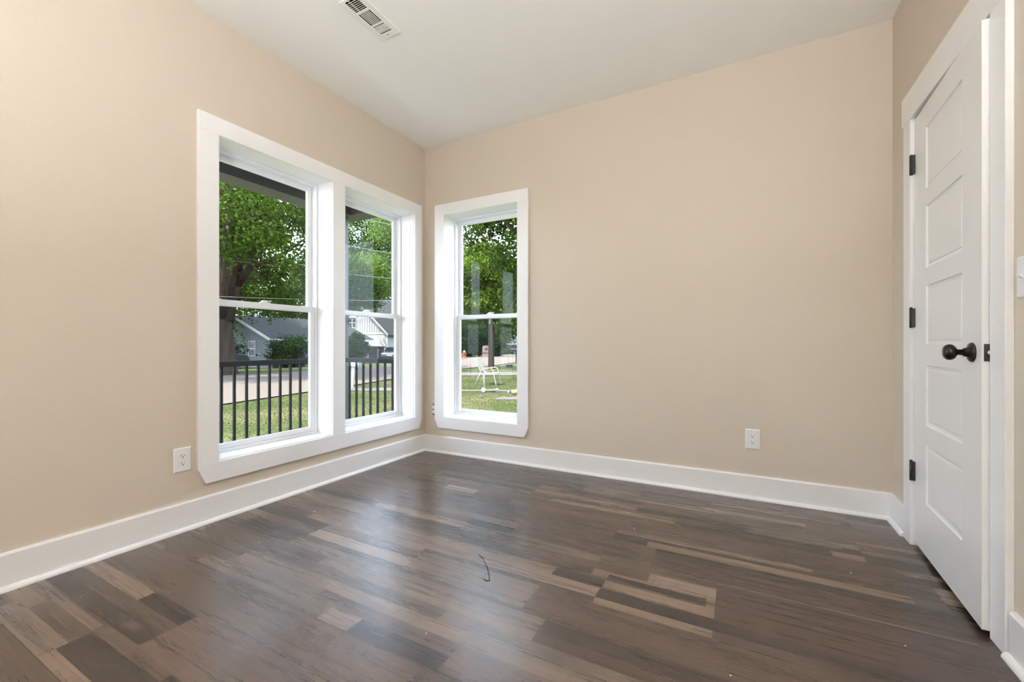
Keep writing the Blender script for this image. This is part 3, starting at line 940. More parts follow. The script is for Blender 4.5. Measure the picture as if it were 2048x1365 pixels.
def tree(label, x, y, trunk_r, z_fork, cz, rx, rz, mt, clumps, per, leaf, seed, spread=.55, limbs=9, limb_pts=None, lo=-1.0, group=None, name='tree'):
    R = random.Random(seed)
    z = gz(x, y)
    t = thing(name, label, 'tree', (x, y, z), 0, group)
    cz -= z; z_fork -= z
    cs = []
    while len(cs) < clumps:
        d = Vector((R.gauss(0, 1), R.gauss(0, 1), R.gauss(0, 1))).normalized() * (R.random() ** .42)
        if d.z < lo: continue
        cs.append(Vector((d.x * rx, d.y * rx, cz + d.z * rz)))
    tb = MB()
    lean = Vector((R.uniform(-.2, .2), R.uniform(-.2, .2), 0))
    top = Vector((lean.x, lean.y, z_fork))
    tb.tube([(0, 0, -.15), (0, 0, .12), (lean.x * .3, lean.y * .3, z_fork * .4), top], [trunk_r * 1.45, trunk_r * 1.15, trunk_r, trunk_r * .85], 12)
    hubs = []
    if limb_pts:
        for L in limb_pts:
            P_ = [Vector(q) - Vector((x, y, z)) for q in L[0]]
            tb.tube(P_, [L[1] + (L[2] - L[1]) * i / (len(P_) - 1) for i in range(len(P_))], 9)
            hubs += P_[1:]
    for k in range(limbs):
        c = R.choice(cs)
        s = top - Vector((0, 0, z_fork * .15 * R.random()))
        mid = s.lerp(c, .45) + Vector((0, 0, rz * .12 * R.random()))
        r0 = trunk_r * R.uniform(.38, .58)
        tb.tube([s, s.lerp(mid, .5) + Vector((0, 0, .1)), mid, c], [r0, r0 * .8, r0 * .6, r0 * .2], 8)
        hubs += [mid, s.lerp(c, .75)]
    for c in cs[::2]:
        h = min(hubs, key=lambda q: (q - c).length)
        m_ = h.lerp(c, .5) + Vector((R.uniform(-.2, .2), R.uniform(-.2, .2), R.uniform(0, .3)))
        tb.tube([h, m_, c], [trunk_r * .13, trunk_r * .09, .015], 5, cap=False)
    tb.build('trunk', M_bark, t)
    leaves('crown', cs, per, spread, leaf, mt, t, seed)
    return t


def bush(label, x, y, rx, rz, mt, clumps, per, leaf, seed, name='shrub', group=None, cz=None):
    R = random.Random(seed); z = gz(x, y)
    t = thing(name, label, 'shrub', (x, y, z), 0, group)
    cs = []
    while len(cs) < clumps:
        d = Vector((R.gauss(0, 1), R.gauss(0, 1), R.gauss(0, 1))).normalized() * (R.random() ** .4)
        cs.append(Vector((d.x * rx, d.y * rx, max(.12, rz + d.z * rz))))
    tb = MB()
    for k in range(7):
        c = R.choice(cs); tb.tube([(0, 0, -.1), c * .5 + Vector((0, 0, .1)), c], [.05, .035, .012], 6)
    tb.build('stem', M_bark, t)
    leaves('foliage', cs, per, rx * .2, leaf, mt, t, seed)
    return t


FW = Vector((-math.sin(math.radians(28.2)), math.cos(math.radians(28.2)), 0)); RT = Vector((FW.y, -FW.x, 0))


def at(px, D, py=None):
    """world point seen at a photo column/row at distance D along the view axis"""
    p = CAMP + FW * D + RT * ((px - 1024) / 850 * D)
    if py is not None: p.z = CAMP.z + (690 - py) / 850 * D
    return p


# big maple across the street, limbs as in the photo
bx = at(452, 20.5)
L1 = [at(455, 20.5, 640), at(462, 20.5, 600), at(474, 20.4, 565), at(487, 20.3, 520), at(496, 20.2, 475), at(505, 20.1, 430), at(520, 20, 380), at(545, 19.8, 330)]
L2 = [at(474, 20.4, 568), at(500, 20.0, 535), at(522, 19.6, 490), at(548, 19.2, 440), at(575, 18.9, 395), at(600, 18.7, 350)]
L3 = [at(455, 20.5, 620), at(445, 20.8, 570), at(436, 21, 510), at(430, 21, 430), at(420, 21, 340)]
L4 = [at(496, 20.2, 478), at(520, 20.6, 430), at(540, 21, 380), at(560, 21.3, 320)]
L5 = [at(500, 20.0, 535), at(540, 19.5, 520), at(580, 19, 500), at(620, 18.6, 470)]
tree('huge spreading maple with thick forked trunk across the street', bx.x, bx.y, .43, 2.2, 8.6, 7.2, 6.2, M_leafA, 190, 470, .135, 21, .43, 6,
     [(L1, .30, .07), (L2, .22, .05), (L3, .28, .08), (L4, .13, .04), (L5, .12, .03)], lo=-.95)
BG = 'background trees'
for (px, D, tr_, zf, cz, rx, rz, mt, cl, per, lf, sd, lab) in (
    (560, 74, .45, 2.5, 8.5, 8.5, 7.0, M_leafB, 110, 300, .25, 31, 'light green tree rising behind the dark roof of the grey house'),
    (645, 76, .45, 2.5, 9.0, 8.0, 7.2, M_leafC, 120, 260, .28, 32, 'dark tree behind the right end of the grey house roof'),
    (742, 75, .5, 5.0, 15.2, 7.8, 11.0, M_leafA, 170, 380, .26, 33, 'tall leafy tree framed by the upper sash of the narrow right hand double window'),
    (815, 67, .5, 3.5, 13.5, 7.4, 11.0, M_leafD, 120, 260, .27, 34, 'hazy green tree far behind the mailbox lawn and second house'),
    (365, 30, .35, 2.5, 8.0, 5.0, 7.0, M_leafA, 110, 320, .18, 35, 'green tree standing left behind the huge maple'),
    (693, 44, .22, 4.2, 7.3, 3.9, 2.9, M_leafA, 110, 330, .20, 41, 'tree whose crown hangs before the white house gable beside the porch post'),
    (984, 25.3, .12, 1.9, 4.7, 2.3, 2.2, M_leafB, 90, 380, .14, 37, 'bright yellow green tree beside the wooden utility pole'),
    (930, 63, .45, 1.2, 7.2, 6.2, 7.9, M_leafD, 130, 340, .24, 38, 'broad hazy tree seen left of the utility pole'),
    (1010, 80, .4, 3.0, 9.0, 9.0, 8.0, M_leafC, 120, 240, .38, 39, 'dark tree far behind the white sided building'),
):
    p = at(px, D)
    tree(lab, p.x, p.y, tr_, zf, cz, rx, rz, mt, cl, per, lf, sd, rx * .11 + .08, 8, name='tree', group=None)
# near tree on our side, its branches hang into the top right of the single window
p = at(1105, 16.5)
tree('near tree with overhanging branches right of the single window', p.x, p.y, .26, 3.0, 6.6, 3.7, 3.4, M_leafA, 170, 420, .115, 51, .40, 10,
     [([at(1105, 16.5, 560), at(1070, 16.4, 580), at(1030, 16.3, 600), at(1010, 16.2, 640)], .09, .02)])
hb = at(1011, 16.2)
hang = bpy.data.objects[[o.name for o in bpy.data.objects if o.get('label', '').startswith('near tree')][0]]
cs = [at(1011 + dx, 16.2, 660 + dy) - hang.location for dx, dy in ((-6, -8), (6, -6), (16, -12), (0, 4), (8, 8), (12, 2), (22, -16), (-2, -16), (4, 14), (30, -20))]
leaves('hanging_branch', cs, 130, .16, .10, M_leafA, hang, 52)

# shrubs and dark hedge masses
q = at(577, 30.2); bush('dark round shrub against the wall of the grey house', q.x, q.y, 1.25, 1.15, M_leafC, 40, 260, .12, 61)
q = at(713, 33.0); bush('large dark shrub between the two houses', q.x, q.y, .80, 1.15, M_leafC, 50, 260, .15, 62)
q = at(702, 35.0); bush('small light shrub at the corner of the grey house', q.x, q.y, .7, .5, M_leafD, 20, 80, .18, 63)
q = at(398, 24); bush('dark undergrowth bush behind the huge maple', q.x, q.y, 1.8, 1.2, M_leafC, 40, 260, .13, 64)
for i, (px, D, lab) in enumerate(((931, 49, 'tall dark evergreen shrub nearest the red hydrant'), (944, 50, 'tall dark evergreen shrub second from the red hydrant'), (957, 51, 'tall dark evergreen shrub behind the brick pillar'), (992, 50, 'tall dark evergreen shrub right of the utility pole'))):
    q = at(px, D); bush(lab, q.x, q.y, 1.05, 1.95, M_leafC, 55, 320, .17, 70 + i, name='evergreen_shrub')
for i, px in enumerate((1004, 1014)):
    q = at(px, 60 + i); bush(('low weedy shrub at the left foot of the white building', 'low weedy shrub by the two dark posts')[i], q.x, q.y, .9, .4, M_leafD, 16, 60, .22, 80 + i)

# --- porch
mb = MB()
mb.box((-1.50, -5.2, 2.394), (-1.275, .47, 2.64)); mb.box((-1.275, .27, 2.394), (-.216, .47, 2.64)); mb.box((-1.68, -5.2, 2.64), (-.216, .66, 2.72))
mb.build('roof_porch', M_porch, kind='structure')
PX, PY = -1.465, .30
t = thing('porch_post', 'charcoal square post at the corner of the porch', 'post', (PX, PY, -.12))
MB().box((-.055, -.055, 0), (.055, .055, 2.512)).build('shaft', M_porch, t)
MB().box((-.07, -.07, 0), (.07, .07, .14)).build('plinth', M_porch, t, .004)
slab('floor_porch', [(-1.62, -5.2), (-.216, -5.2), (-.216, .42), (-1.62, .42)], -.12, M_deck)
M_rail = mat('railing_black', (.010, .012, .013), .55, spec=.15)


def railing(label, loc, axis, a, b, step, first):
    t = thing('porch_railing', label, 'railing', loc)
    def bx(name, c0, c1, w, z0, z1):
        lo_, hi_ = ((c0, -w, z0), (c1, w, z1)) if axis == 'x' else ((-w, c0, z0), (w, c1, z1))
        return MB().box(lo_, hi_).build(name, M_rail, t)
    bx('top_rail', a, b, .024, .882, .930); bx('bottom_rail', a, b, .018, .075, .105)
    s = first
    while a + .01 < s < b - .01:
        bx('baluster', s - .0095, s + .0095, .0095, .105, .883); s += step


railing('black baluster railing along the street side of the porch', (PX, 0, -.12), 'y', -2.60, PY - .056, .108, -2.5865)
railing('black baluster railing closing the end of the porch', (0, PY, -.12), 'x', PX + .056, -.18, .1074, -1.326)

# --- houses
M_sideG = banded('grey_clapboard', (.27, .30, .31), (.16, .18, .19), .13, 2, .7, .012)
M_sideW = banded('white_clapboard', (.60, .59, .57), (.40, .39, .38), .16, 2, .7, .015)
M_shing = banded('dark_shingles', (.055, .062, .060), (.035, .04, .038), .14, 2, .9, .02, col_noise=(.09, .095, .09))
M_shingG = banded('grey_shingles', (.30, .32, .33), (.22, .235, .245), .22, 2, .9, .02, col_noise=(.36, .37, .38))
for q_ in (M_shing, M_shingG, M_sideG, M_sideW): bsdf(q_).inputs['Specular IOR Level'].default_value = .08
M_board = mat('grey_board', (.46, .45, .43), .7)
M_white = mat('white_paint_outside', (.75, .75, .73), .6)
M_winD = mat('dark_window', (.035, .045, .05), .15, spec=.15)
M_found = noisy('foundation', (.40, .38, .33), (.48, .45, .40), 4, .9)


def house_window(parent, face, a0, a1, z0, z1, plane, muntin=False, dark=True, out=1):
    """face 'y': plane y=const looking to -y, a along x; face 'x': plane x=const looking to +x, a along y"""
    w = empty('house_window', parent=parent)
    def bx(mb, p0, p1, d0, d1, q0, q1):
        if face == 'y': mb.box((p0, plane - d1, q0), (p1, plane - d0, q1))
        else: mb.box((plane + d0, p0, q0), (plane + d1, p1, q1))
    s = .06
    f = MB()
    bx(f, a0 - s, a0, 0, .05, z0 - s, z1 + s); bx(f, a1, a1 + s, 0, .05, z0 - s, z1 + s); bx(f, a0, a1, 0, .05, z1, z1 + s); bx(f, a0, a1, 0, .05, z0 - s, z0)
    zm = (z0 + z1) / 2
    bx(f, a0, a1, 0, .045, zm - .03, zm + .03)
    if muntin: am = (a0 + a1) / 2; bx(f, am - .04, am + .04, 0, .045, z0, z1)
    f.build('frame', M_white, w)
    g = MB(); bx(g, a0, a1, 0, .02, z0, z1); g.build('pane', M_winD, w)


# grey house: gable end to -y, long side to +x
X0, X1, Y0, Y1 = -34.8, -26.6, 15.4, 24.3
xr, zr, ze, zg = (X0 + X1) / 2, 3.05, 1.46, -.78
h1 = thing('grey_house', 'grey clapboard house with dark shingle roof across the street', 'house', (X1, Y0, zg))
def loc(o): return o
def HB(): return MB()
off = Matrix.Translation((-X1, -Y0, -zg))
def put(mb, name, mt, par, **k):
    mb.v = [tuple(off @ Vector(v)) for v in mb.v]
    return mb.build(name, mt, par, **k)
mb = HB(); mb.prism([(X0, -.55), (X1, -.55), (X1, ze), (xr, zr - .05), (X0, ze)], 'y', Y0, Y1); put(mb, 'walls', M_sideG, h1)
mb = HB(); mb.box((X0 + .05, Y0 + .05, zg - .3), (X1 - .05, Y1 - .05, -.55)); put(mb, 'foundation', M_found, h1)
mb = HB(); ov = .35
sl = (zr - ze) / (X1 - xr)
for s, xe in ((1, X1 + ov), (-1, X0 - ov)):
    zz = ze - sl * ov
    mb.prism([(xr, zr), (xe, zz), (xe, zz + .09), (xr, zr + .12)], 'y', Y0 - .3, Y1 + .3)
put(mb, 'roof', M_shing, h1)
mb = HB()
zz = ze - sl * ov
for xe in (X1 + ov, X0 - ov):
    mb.prism([(xr, zr - .14), (xe, zz - .14), (xe, zz + .05), (xr, zr + .08)], 'y', Y0 - .34, Y0 - .28)
mb.box((X1 + ov - .02, Y0 - .3, zz - .10), (X1 + ov + .04, Y1 + .3, zz + .06))
put(mb, 'fascia', M_white, h1)
mb = HB(); mb.box((X1 - .10, Y0 - .025, -.55), (X1 + .025, Y0 + .10, ze - .1)); put(mb, 'corner_board', M_sideG, h1)
mb = HB()
for k in range(3): mb.box((xr - .25, Y0 - .05, zr - .75 + k * .14), (xr + .25, Y0, zr - .67 + k * .14))
put(mb, 'gable_vent', M_sideG, h1)
hw = empty('house_windows', parent=None); bpy.data.objects.remove(hw)


def hwin(par, base, *a, **k):
    w0 = set(bpy.data.objects)
    house_window(None, *a, **k)
    new = [o for o in bpy.data.objects if o not in w0]
    w = [o for o in new if o.type == 'EMPTY'][0]
    w.parent = par; w.location = -Vector(base)


B1 = (X1, Y0, zg)
hwin(h1, B1, 'y', -29.25, -28.55, .18, 1.18, Y0)
hwin(h1, B1, 'x', 19.6, 20.5, .25, 1.2, X1)
hwin(h1, B1, 'x', 22.6, 23.4, .25, 1.2, X1)
mb = HB(); mb.box((-28.0, Y0 + 4, zr - 1.1), (-27.9, Y0 + 4.1, zr - .55)); put(mb, 'roof_pipe', M_white, h1)

# white and grey house further back: gable to -y
YB = 34.0
base2 = (-36.0, YB, -1.3)
h2 = thing('white_house', 'white clapboard house with tall board and batten gable behind the grey house', 'house', base2)
off = Matrix.Translation((-base2[0], -base2[1], -base2[2]))
zb = 2.24
xa, xb = -44.0, -33.9     # wall ends
xp, zp = -39.4, 6.8       # gable peak
mb = HB(); mb.box((xa, YB, -1.5), (xb, YB + 8, zb)); put(mb, 'lower_wall', M_sideW, h2)
mb = HB(); mb.prism([(xa, zb), (xb, zb), (xp, zp - .1)], 'y', YB + .02, YB + 7.9); put(mb, 'gable_wall', M_board, h2)
mb = HB()
for k in range(24):
    xk = xa + .4 * k + .3
    top_ = zb + (zp - .2 - zb) * (1 - abs(xk - xp) / ((xb - xp) if xk > xp else (xp - xa)))
    if top_ > zb + .1: put(MB().box((xk - .035, YB - .02, zb + .1), (xk + .035, YB + .03, top_)), 'batten', M_white, h2)
mb = HB(); mb.box((xa, YB - .04, zb - .02), (xb, YB + .03, zb + .16)); mb.box((xb - .12, YB - .04, -1.5), (xb + .03, YB + .03, zb)); put(mb, 'trim_band', M_white, h2)
mb = HB()
for xe in (xb + .4, xa - .4):
    k = (zp - zb) / abs((xb if xe > xp else xa) - xp)
    zz = zp - k * abs(xe - xp)
    mb.prism([(xp, zp), (xe, zz), (xe, zz + .22), (xp, zp + .25)], 'y', YB - .35, YB + 8.3)
put(mb, 'roof', M_shing, h2)
mb = HB()
for xe in (xb + .42, xa - .42):
    k = (zp - zb) / abs((xb if xe > xp else xa) - xp)
    zz = zp - k * abs(xe - xp)
    mb.prism([(xp, zp + .10), (xe, zz + .10), (xe, zz + .30), (xp, zp + .32)], 'y', YB - .40, YB - .34)
put(mb, 'rake_board', M_white, h2)
hwin(h2, base2, 'y', -40.35, -39.15, 3.1, 4.3, YB, muntin=True)

# shed and parked grey car beside it
p = at(747, 44)
sh = thing('garden_shed', 'low dark brown shed in front of the white house', 'shed', (p.x, p.y, gz(p.x, p.y)), math.radians(28))
M_shed = noisy('shed_wood', (.045, .036, .032), (.075, .06, .052), 3, .8)
MB().box((-.95, -.8, 0), (.85, .8, 1.35)).build('walls', M_shed, sh)
mb = MB(); mb.prism([(-.95, 1.35), (1.0, 1.35), (1.0, 1.48), (-.95, 1.56)], 'y', -.95, .95); mb.build('roof', M_shing, sh)
MB().box((.66, -.84, .05), (.82, -.8, 1.3)).build('corner_board', M_board, sh)


def car(label, loc_, rz, paint, glass_m):
    t = thing('parked_car', label, 'car', loc_, rz)
    prof = [(-2.2, .35), (-2.25, .62), (-2.15, .88), (-1.45, .97), (-.75, 1.42), (.55, 1.45), (1.25, .98), (2.05, .86), (2.22, .62), (2.18, .34)]
    mb = MB(); mb.prism(prof, 'y', -.86, .86, True)
    mb.build('body', paint, t, .09, 3)
    for s in (-1, 1):
        g = MB(); g.prism([(-1.25, 1.0), (-.70, 1.36), (-.12, 1.38), (-.12, 1.0)], 'y', s * .855, s * .872); g.prism([(-.02, 1.0), (-.02, 1.38), (.50, 1.38), (1.02, 1.0)], 'y', s * .855, s * .872)
        g.build('side_window', glass_m, t)
    MB().prism([(-1.47, 1.0), (-.82, 1.405), (-.80, 1.42), (-1.50, 1.0)], 'y', -.70, .70).build('rear_window', glass_m, t)
    for x in (-1.35, 1.35):
        for s in (-1, 1):
            w = empty('wheel', (x, s * .78, .32), parent=t)
            MY = Matrix.Rotation(PI / 2, 4, 'X')
            MB().lathe([(0, -.1), (.28, -.1), (.32, -.06), (.32, .06), (.28, .1), (0, .1)], 24, M=MY).build('tyre', M_slot, w)
            MB().lathe([(0, -.11), (.19, -.11), (.2, -.1), (.2, .1), (.19, .11), (0, .11)], 20, M=MY).build('hub', M_latch, w)
    MB().box((-2.275, -.26, .60), (-2.255, .26, .75)).build('number_plate', M_white, t)
    return t


M_carD = mat('dark_car_paint', (.012, .015, .019), .5, spec=.15)
M_carG = mat('grey_car_paint', (.12, .14, .17), .3, coat=.5)
p = at(388, 20.6)
car('dark car parked under the huge maple across the street', (p.x, p.y, GZ + .035), math.radians(88), M_carD, M_winD)
p = at(792, 43)
car('grey car parked beside the dark shed', (p.x, p.y, gz(p.x, p.y)), math.radians(118), M_carG, M_winD)

# long white building with grey roof far beyond the utility pole
p = at(1000, 66)
base3 = (p.x, p.y, GZ)
h3 = thing('white_building', 'long white sided building with pale grey shingle roof beyond the street', 'building', base3, math.radians(28.2))
MB().box((0, 0, -.3), (16, 9, 1.7)).build('walls', M_sideW, h3)
MB().prism([(-.5, 1.45), (4.5, 3.8), (9.5, 1.45), (9.5, 1.6), (4.5, 3.95), (-.5, 1.6)], 'x', -.6, 16.6).build('roof', M_shingG, h3)
MB().box((1.4, -.52, .92), (16.6, -.30, 1.38)).build('soffit_shadow_board', mat('soffit_shade', (.13, .13, .13), .8), h3)  # dark board stands in for the shade under the eave
MB().box((-.6, -.56, 1.40), (16.6, -.48, 1.62)).build('gutter', M_white, h3)
for k, px in enumerate((1008.6, 1012)):
    q = at(px, 64)
    o = MB().box((-.10, -.10, -.1), (.10, .10, 1.45)).build('wooden_post', M_bark); o.location = (q.x, q.y, GZ)
    tag(o, ('left one of two dark posts before the white building', 'right one of two dark posts before the white building')[k], 'post', 'dark posts before the white building')

# --- street furniture
M_pole = noisy('weathered_pole', (.20, .145, .11), (.33, .25, .20), 3, .9, .5, .02, scl=(1, 1, .12))
p = at(980.6, 24.5)
t = thing('utility_pole', 'weathered wooden utility pole on the lawn edge beside the street', 'pole', (p.x, p.y, GZ))
MB().tube([(0, 0, -.2), (0, 0, 4), (0, 0, 9.2)], [.125, .112, .095], 16).build('shaft', M_pole, t)
MB().box((-1.1, -.05, 8.5), (1.1, .05, 8.62)).build('crossarm', M_pole, t)
MB().box((-.02, -.128, 2.6), (.09, -.115, 3.0)).build('sign_scrap', M_white, t)

M_wire = mat('overhead_wire', (.42, .42, .44), .5)
M_wireD = mat('dark_wire', (.05, .05, .055), .6)
def wire(label, z7_, z15, x=-17.5, r=.013, y0=-14, y1=42):
    k = (z15 - z7_) / 8
    pts_ = []
    for i in range(29):
        y = y0 + (y1 - y0) * i / 28
        pts_.append((x, y, z7_ + k * (y - 7) + .0016 * (y - 7) * (y - 15)))
    o = MB().tube(pts_, r, 6).build('power_line', M_wire)
    tag(o, label, 'wire', 'street power lines')
wire('topmost of the four pale wires along the far kerb', 7.75, 8.5)
wire('second highest of the four pale wires along the far kerb', 6.4, 6.75)
wire('third highest of the four pale wires along the far kerb', 4.7, 5.1)
wire('lowest of the four pale wires along the far kerb', 3.05, 3.6)
for k, (a, b, lab) in enumerate((((905, 24, 477), (980.6, 24.5, 517), 'upper dark cable sloping down to the utility pole'), ((905, 24, 468), (980.6, 24.5, 500), 'lower dark cable crossing the sky gap to the utility pole'), ((935, 30, 522), (980.6, 24.5, 478), 'dark cable rising the other way across the sky gap'))):
    A, B_ = at(a[0], a[1], a[2]), at(b[0], b[1], b[2])
    o = MB().tube([A, A.lerp(B_, .5) - Vector((0, 0, .03)), B_], .014, 6).build('service_cable', M_wireD); tag(o, lab, 'wire')

# white leaning mailbox near the street
p = at(702, 13.3)
t = thing('mailbox', 'white mailbox leaning on a white post by the street', 'mailbox', (p.x, p.y, GZ), math.radians(28.2))
Ml = Matrix.Rotation(math.radians(7), 4, 'Y')
MB().box((-.05, -.05, -.1), (.05, .05, .78), Ml).build('post', M_white, t)
prof = [(-.10, 0), (.10, 0), (.10, .12)] + [(.10 * math.cos(a), .12 + .10 * math.sin(a)) for a in [PI * k / 10 for k in range(1, 10)]] + [(-.10, .12)]
Mb = Matrix.Translation((.10, 0, .74)) @ Matrix.Rotation(math.radians(9), 4, 'Y') @ Matrix.Rotation(math.radians(62), 4, 'Z')
MB().prism(prof, 'y', -.26, .24, M=Mb).build('box_body', M_white, t)
MB().prism([(a * 1.04, b * 1.04) for a, b in prof], 'y', -.28, -.262, M=Mb).build('box_door', mat('dull_grey_white', (.42, .44, .43), .6), t)
MB().box((.101, -.1, .10), (.108, -.07, .26), Mb).build('flag', mat('faded_flag', (.30, .31, .30), .6), t)

# black mailbox on a post, further along
p = at(1032.3, 32.8)
t = thing('mailbox', 'black mailbox on a thin dark post at the far lawn edge', 'mailbox', (p.x, p.y, GZ), math.radians(28.2))
MB().box((-.045, -.045, -.1), (.045, .045, .90)).build('post', M_black, t)
prof2 = [(-.11, 0), (.11, 0), (.11, .13)] + [(.11 * math.cos(a), .13 + .11 * math.sin(a)) for a in [PI * k / 10 for k in range(1, 10)]] + [(-.11, .13)]
MB().prism(prof2, 'x', -.38, .10, M=Matrix.Translation((0, 0, .88))).build('box_body', M_black, t)

# brick mailbox pillar
M_brick = mat('red_brick', (.36, .17, .12), .9)
bt = nd(M_brick, 'ShaderNodeTexBrick'); bt.inputs['Color1'].default_value = (.19, .085, .058, 1); bt.inputs['Color2'].default_value = (.15, .068, .05, 1); bt.inputs['Mortar'].default_value = (.25, .225, .20, 1)
bt.inputs['Scale'].default_value = 5.0; bt.inputs['Mortar Size'].default_value = .03
tcb = nd(M_brick, 'ShaderNodeTexCoord'); mpb = nd(M_brick, 'ShaderNodeMapping'); mpb.inputs['Rotation'].default_value = (PI / 2, 0, 0)
lk(M_brick, tcb.outputs['Object'], mpb.inputs[0]); lk(M_brick, mpb.outputs[0], bt.inputs[0]); lk(M_brick, bt.outputs[0], bsdf(M_brick).inputs['Base Color'])
p = at(970.8, 47.5)
t = thing('brick_pillar', 'red brick mailbox pillar with stone ledge behind the utility pole', 'pillar', (p.x, p.y, GZ), math.radians(28.2))
MB().box((-.34, -.30, -.1), (.34, .30, .50)).build('base', M_brick, t)
MB().box((-.38, -.34, .50), (.38, .34, .58)).build('ledge', M_conc, t, .01)
MB().prism([(-.32, .58), (.32, .58), (.32, 1.20), (.20, 1.30), (-.20, 1.30), (-.32, 1.20)], 'y', -.28, .28).build('upper_block', M_brick, t)
MB().box((-.02, -.30, .82), (.26, -.27, 1.06)).build('mail_door', M_shed, t)

# hydrant
p = at(928.6, 44)
t = thing('fire_hydrant', 'orange red fire hydrant across the street left of the dark shrubs', 'hydrant', (p.x, p.y, GZ))
M_hyd = mat('hydrant_red', (.55, .13, .06), .5)
MB().lathe([(0, -.05), (.20, -.05), (.20, .05), (.14, .07), (.13, .55), (.18, .57), (.18, .62), (.15, .66), (.10, .76), (.04, .80), (.04, .85), (0, .85)], 20).build('barrel', M_hyd, t)
MB().tube([(-.24, 0, .45), (.24, 0, .45)], .065, 12).build('nozzle', M_hyd, t)
MB().tube([(0, -.26, .40), (0, 0, .40)], .085, 12).build('nozzle', M_hyd, t)

# cinder block and orange stake
p = at(1018.6, 26)
t = thing('cinder_block', 'grey two hole cinder block lying on the lawn near the street', 'block', (p.x, p.y, GZ), math.radians(28.2))
mb = MB()
mb.box((-.21, -.1, 0), (.21, .1, .035)); mb.box((-.21, -.1, .155), (.21, .1, .19))
for x in (-.21, -.0175, .175): mb.box((x, -.1, .035), (x + .035, .1, .155))
mb.build('block_shell', M_conc, t)
MB().box((-.17, .06, .035), (.17, .095, .155)).build('block_back', M_slot, t)
p = at(1017.5, 26.3)
o = MB().tube([(p.x, p.y, GZ - .05), (p.x, p.y, GZ + .88)], .016, 8).build('marker_stake', mat('orange_stake', (.85, .42, .22), .5)); tag(o, 'thin orange marker stake behind the cinder block', 'stake')

# --- patio chair
M_sling = mat('sling_mesh', (.62, .57, .46), .7)
M_alu = mat('cream_tube', (.74, .68, .54), .4)
p = at(980, 15.0)
ch = thing('patio_chair', 'cream patio chair with sling seat standing on the lawn', 'chair', (p.x, p.y, GZ), math.radians(28.2 - 16))
# local: x forward (to the right), y width
def arc(pts, n=8):
    out = []
    P4 = [Vector(q) for q in pts]
    for i in range(len(P4) - 1):
        a, b = P4[i], P4[i + 1]
        pa = P4[i - 1] if i else a; pb = P4[i + 2] if i + 2 < len(P4) else b
        for k in range(n):
            t_ = k / n
            out.append(.5 * ((2 * a) + (b - pa) * t_ + (2 * pa - 5 * a + 4 * b - pb) * t_ ** 2 + (3 * a - pa - 3 * b + pb) * t_ ** 3))
    out.append(P4[-1]); return out
for s in (-1, 1):
    y = s * .26
    MB().tube(arc([(-.44, y, .90), (-.36, y, .72), (-.24, y, .42), (-.20, y, .385), (.10, y, .40), (.30, y, .41)]), .014, 8).build('side_rail', M_alu, ch)
    MB().tube(arc([(.32, y * 1.06, 0), (.25, y * 1.06, .30), (.20, y * 1.06, .52), (.12, y * 1.06, .59), (-.05, y * 1.06, .59), (-.27, y * 1.06, .50)]), .013, 8).build('arm_leg', M_alu, ch)
    MB().tube([(-.25, y, .46), (-.47, y * 1.02, 0)], .013, 8).build('leg', M_alu, ch)
MB().tube([(-.44, -.26, .90), (-.455, 0, .915), (-.44, .26, .90)], .014, 8).build('top_rail', M_alu, ch)
MB().tube([(.30, -.26, .41), (.30, .26, .41)], .013, 8).build('front_rail', M_alu, ch)
sb = [(-.432, .88), (-.36, .715), (-.25, .44), (-.21, .395), (-.10, .385), (.10, .398), (.29, .405)]
mb = MB(); mb.prism(sb + [(x + .006, z - .006) for x, z in sb[::-1]], 'y', -.25, .25); mb.build('sling_seat', M_sling, ch)

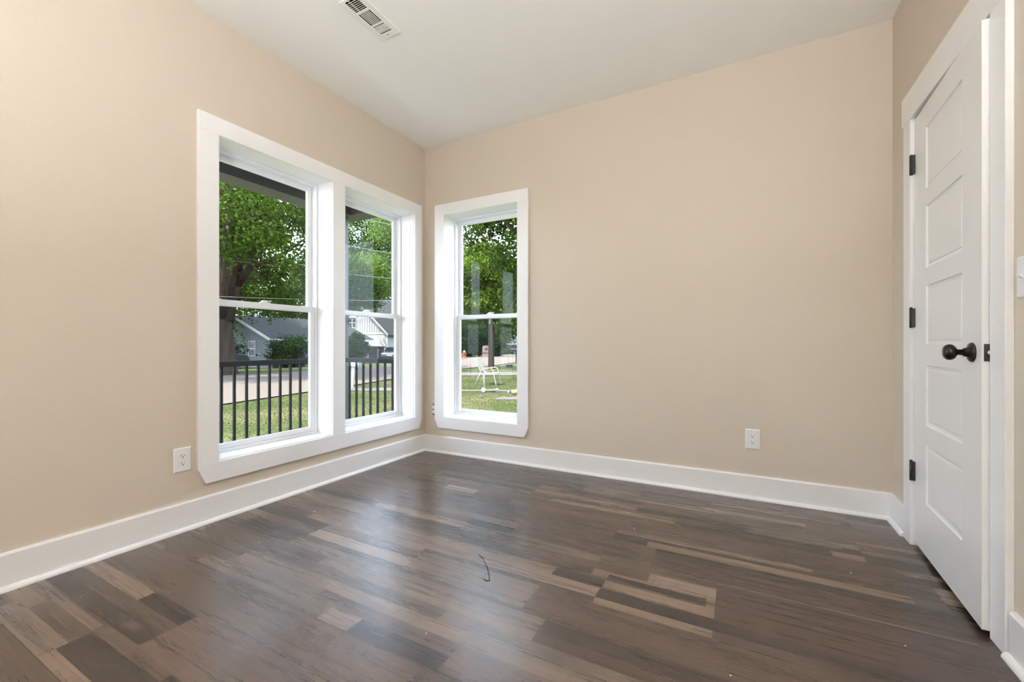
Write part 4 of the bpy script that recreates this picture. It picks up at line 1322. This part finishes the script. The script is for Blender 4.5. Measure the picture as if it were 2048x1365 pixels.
# --- scooter
p = at(980.5, 12.6)
sc_ = thing('toy_scooter', 'pink three wheeled toy scooter with teal grips in front of the patio chair', 'scooter', (p.x, p.y, GZ), math.radians(28.2 + 6))
M_pink = mat('pink_plastic', (.75, .36, .33), .5); M_teal = mat('teal_plastic', (.10, .38, .45), .5); M_lblue = mat('pale_blue_plastic', (.50, .66, .78), .5)
MB().box((-.16, -.05, .06), (.20, .05, .085)).build('deck', M_pink, sc_, .008)
MB().tube([(-.19, 0, .07), (-.185, 0, .30), (-.18, 0, .56)], .014, 10).build('steering_post', M_white, sc_)
MB().tube([(-.18, -.12, .57), (-.18, .12, .57)], .02, 10).build('handlebar', M_teal, sc_)
for (x, y, r, mt_) in ((-.20, -.08, .065, M_white), (-.20, .08, .065, M_white), (.20, 0, .055, M_lblue)):
    w = empty('wheel', (x, y, r), parent=sc_)
    MY = Matrix.Rotation(PI / 2, 4, 'X')
    MB().lathe([(r * .55, -.018), (r * .95, -.018), (r, -.008), (r, .008), (r * .95, .018), (r * .55, .018)], 20, M=MY).build('tyre', mt_, w)
    MB().lathe([(0, -.014), (r * .56, -.014), (r * .56, .014), (0, .014)], 16, M=MY).build('hub', M_teal if mt_ is M_white else M_pink, w)
MB().box((-.235, -.05, .085), (-.14, .05, .115)).build('front_fork', M_pink, sc_, .01)

# --- toys on the grass
p = at(1021.5, 12.4)
t = thing('toy_truck', 'small blue and red plastic toy truck on the grass', 'toy', (p.x, p.y, GZ), math.radians(30))
MB().box((-.10, -.045, .03), (.03, .045, .075)).build('bed', mat('toy_blue', (.12, .22, .60), .4), t, .008)
MB().box((.03, -.045, .03), (.10, .045, .10)).build('cab', mat('toy_red', (.75, .17, .10), .4), t, .01)
for x in (-.07, .07):
    for s in (-1, 1): MB().lathe([(0, -.012), (.03, -.012), (.03, .012), (0, .012)], 14, M=Matrix.Translation((x, s * .05, .03)) @ Matrix.Rotation(PI / 2, 4, 'X')).build('wheel', M_white, t)
p = at(1030.5, 12.0)
t = thing('toy_bucket', 'yellow plastic toy bucket lying on the grass beside the toy truck', 'toy', (p.x, p.y, GZ + .07), math.radians(20))
MB().lathe([(0, -.10), (.055, -.10), (.075, .09), (.082, .10), (.072, .10), (.050, -.085), (0, -.085)], 20, M=Matrix.Rotation(math.radians(80), 4, 'Y')).build('pail', mat('toy_yellow', (.62, .47, .20), .45), t)
p = at(965.5, 11.4)
t = thing('toy_block', 'small grey and red toy lying alone on the grass below the scooter', 'toy', (p.x, p.y, GZ), .4)
MB().box((-.05, -.03, .01), (.03, .03, .05)).build('brick', mat('toy_grey', (.20, .24, .28), .5), t, .006)
MB().box((-.10, -.025, .005), (-.052, .025, .03)).build('tab', M_pink, t, .006)
q = at(1020, 11.0)
o = MB().prism([(-.38, -.22), (.30, -.26), (.44, .05), (.10, .24), (-.34, .18)], 'z', -.03, .028).build('stepping_stone', M_conc, None, .012)
o.location = (q.x, q.y, GZ); o.rotation_euler = (0, 0, .5); tag(o, 'flat grey stepping stone sunk in the lawn', 'stone')
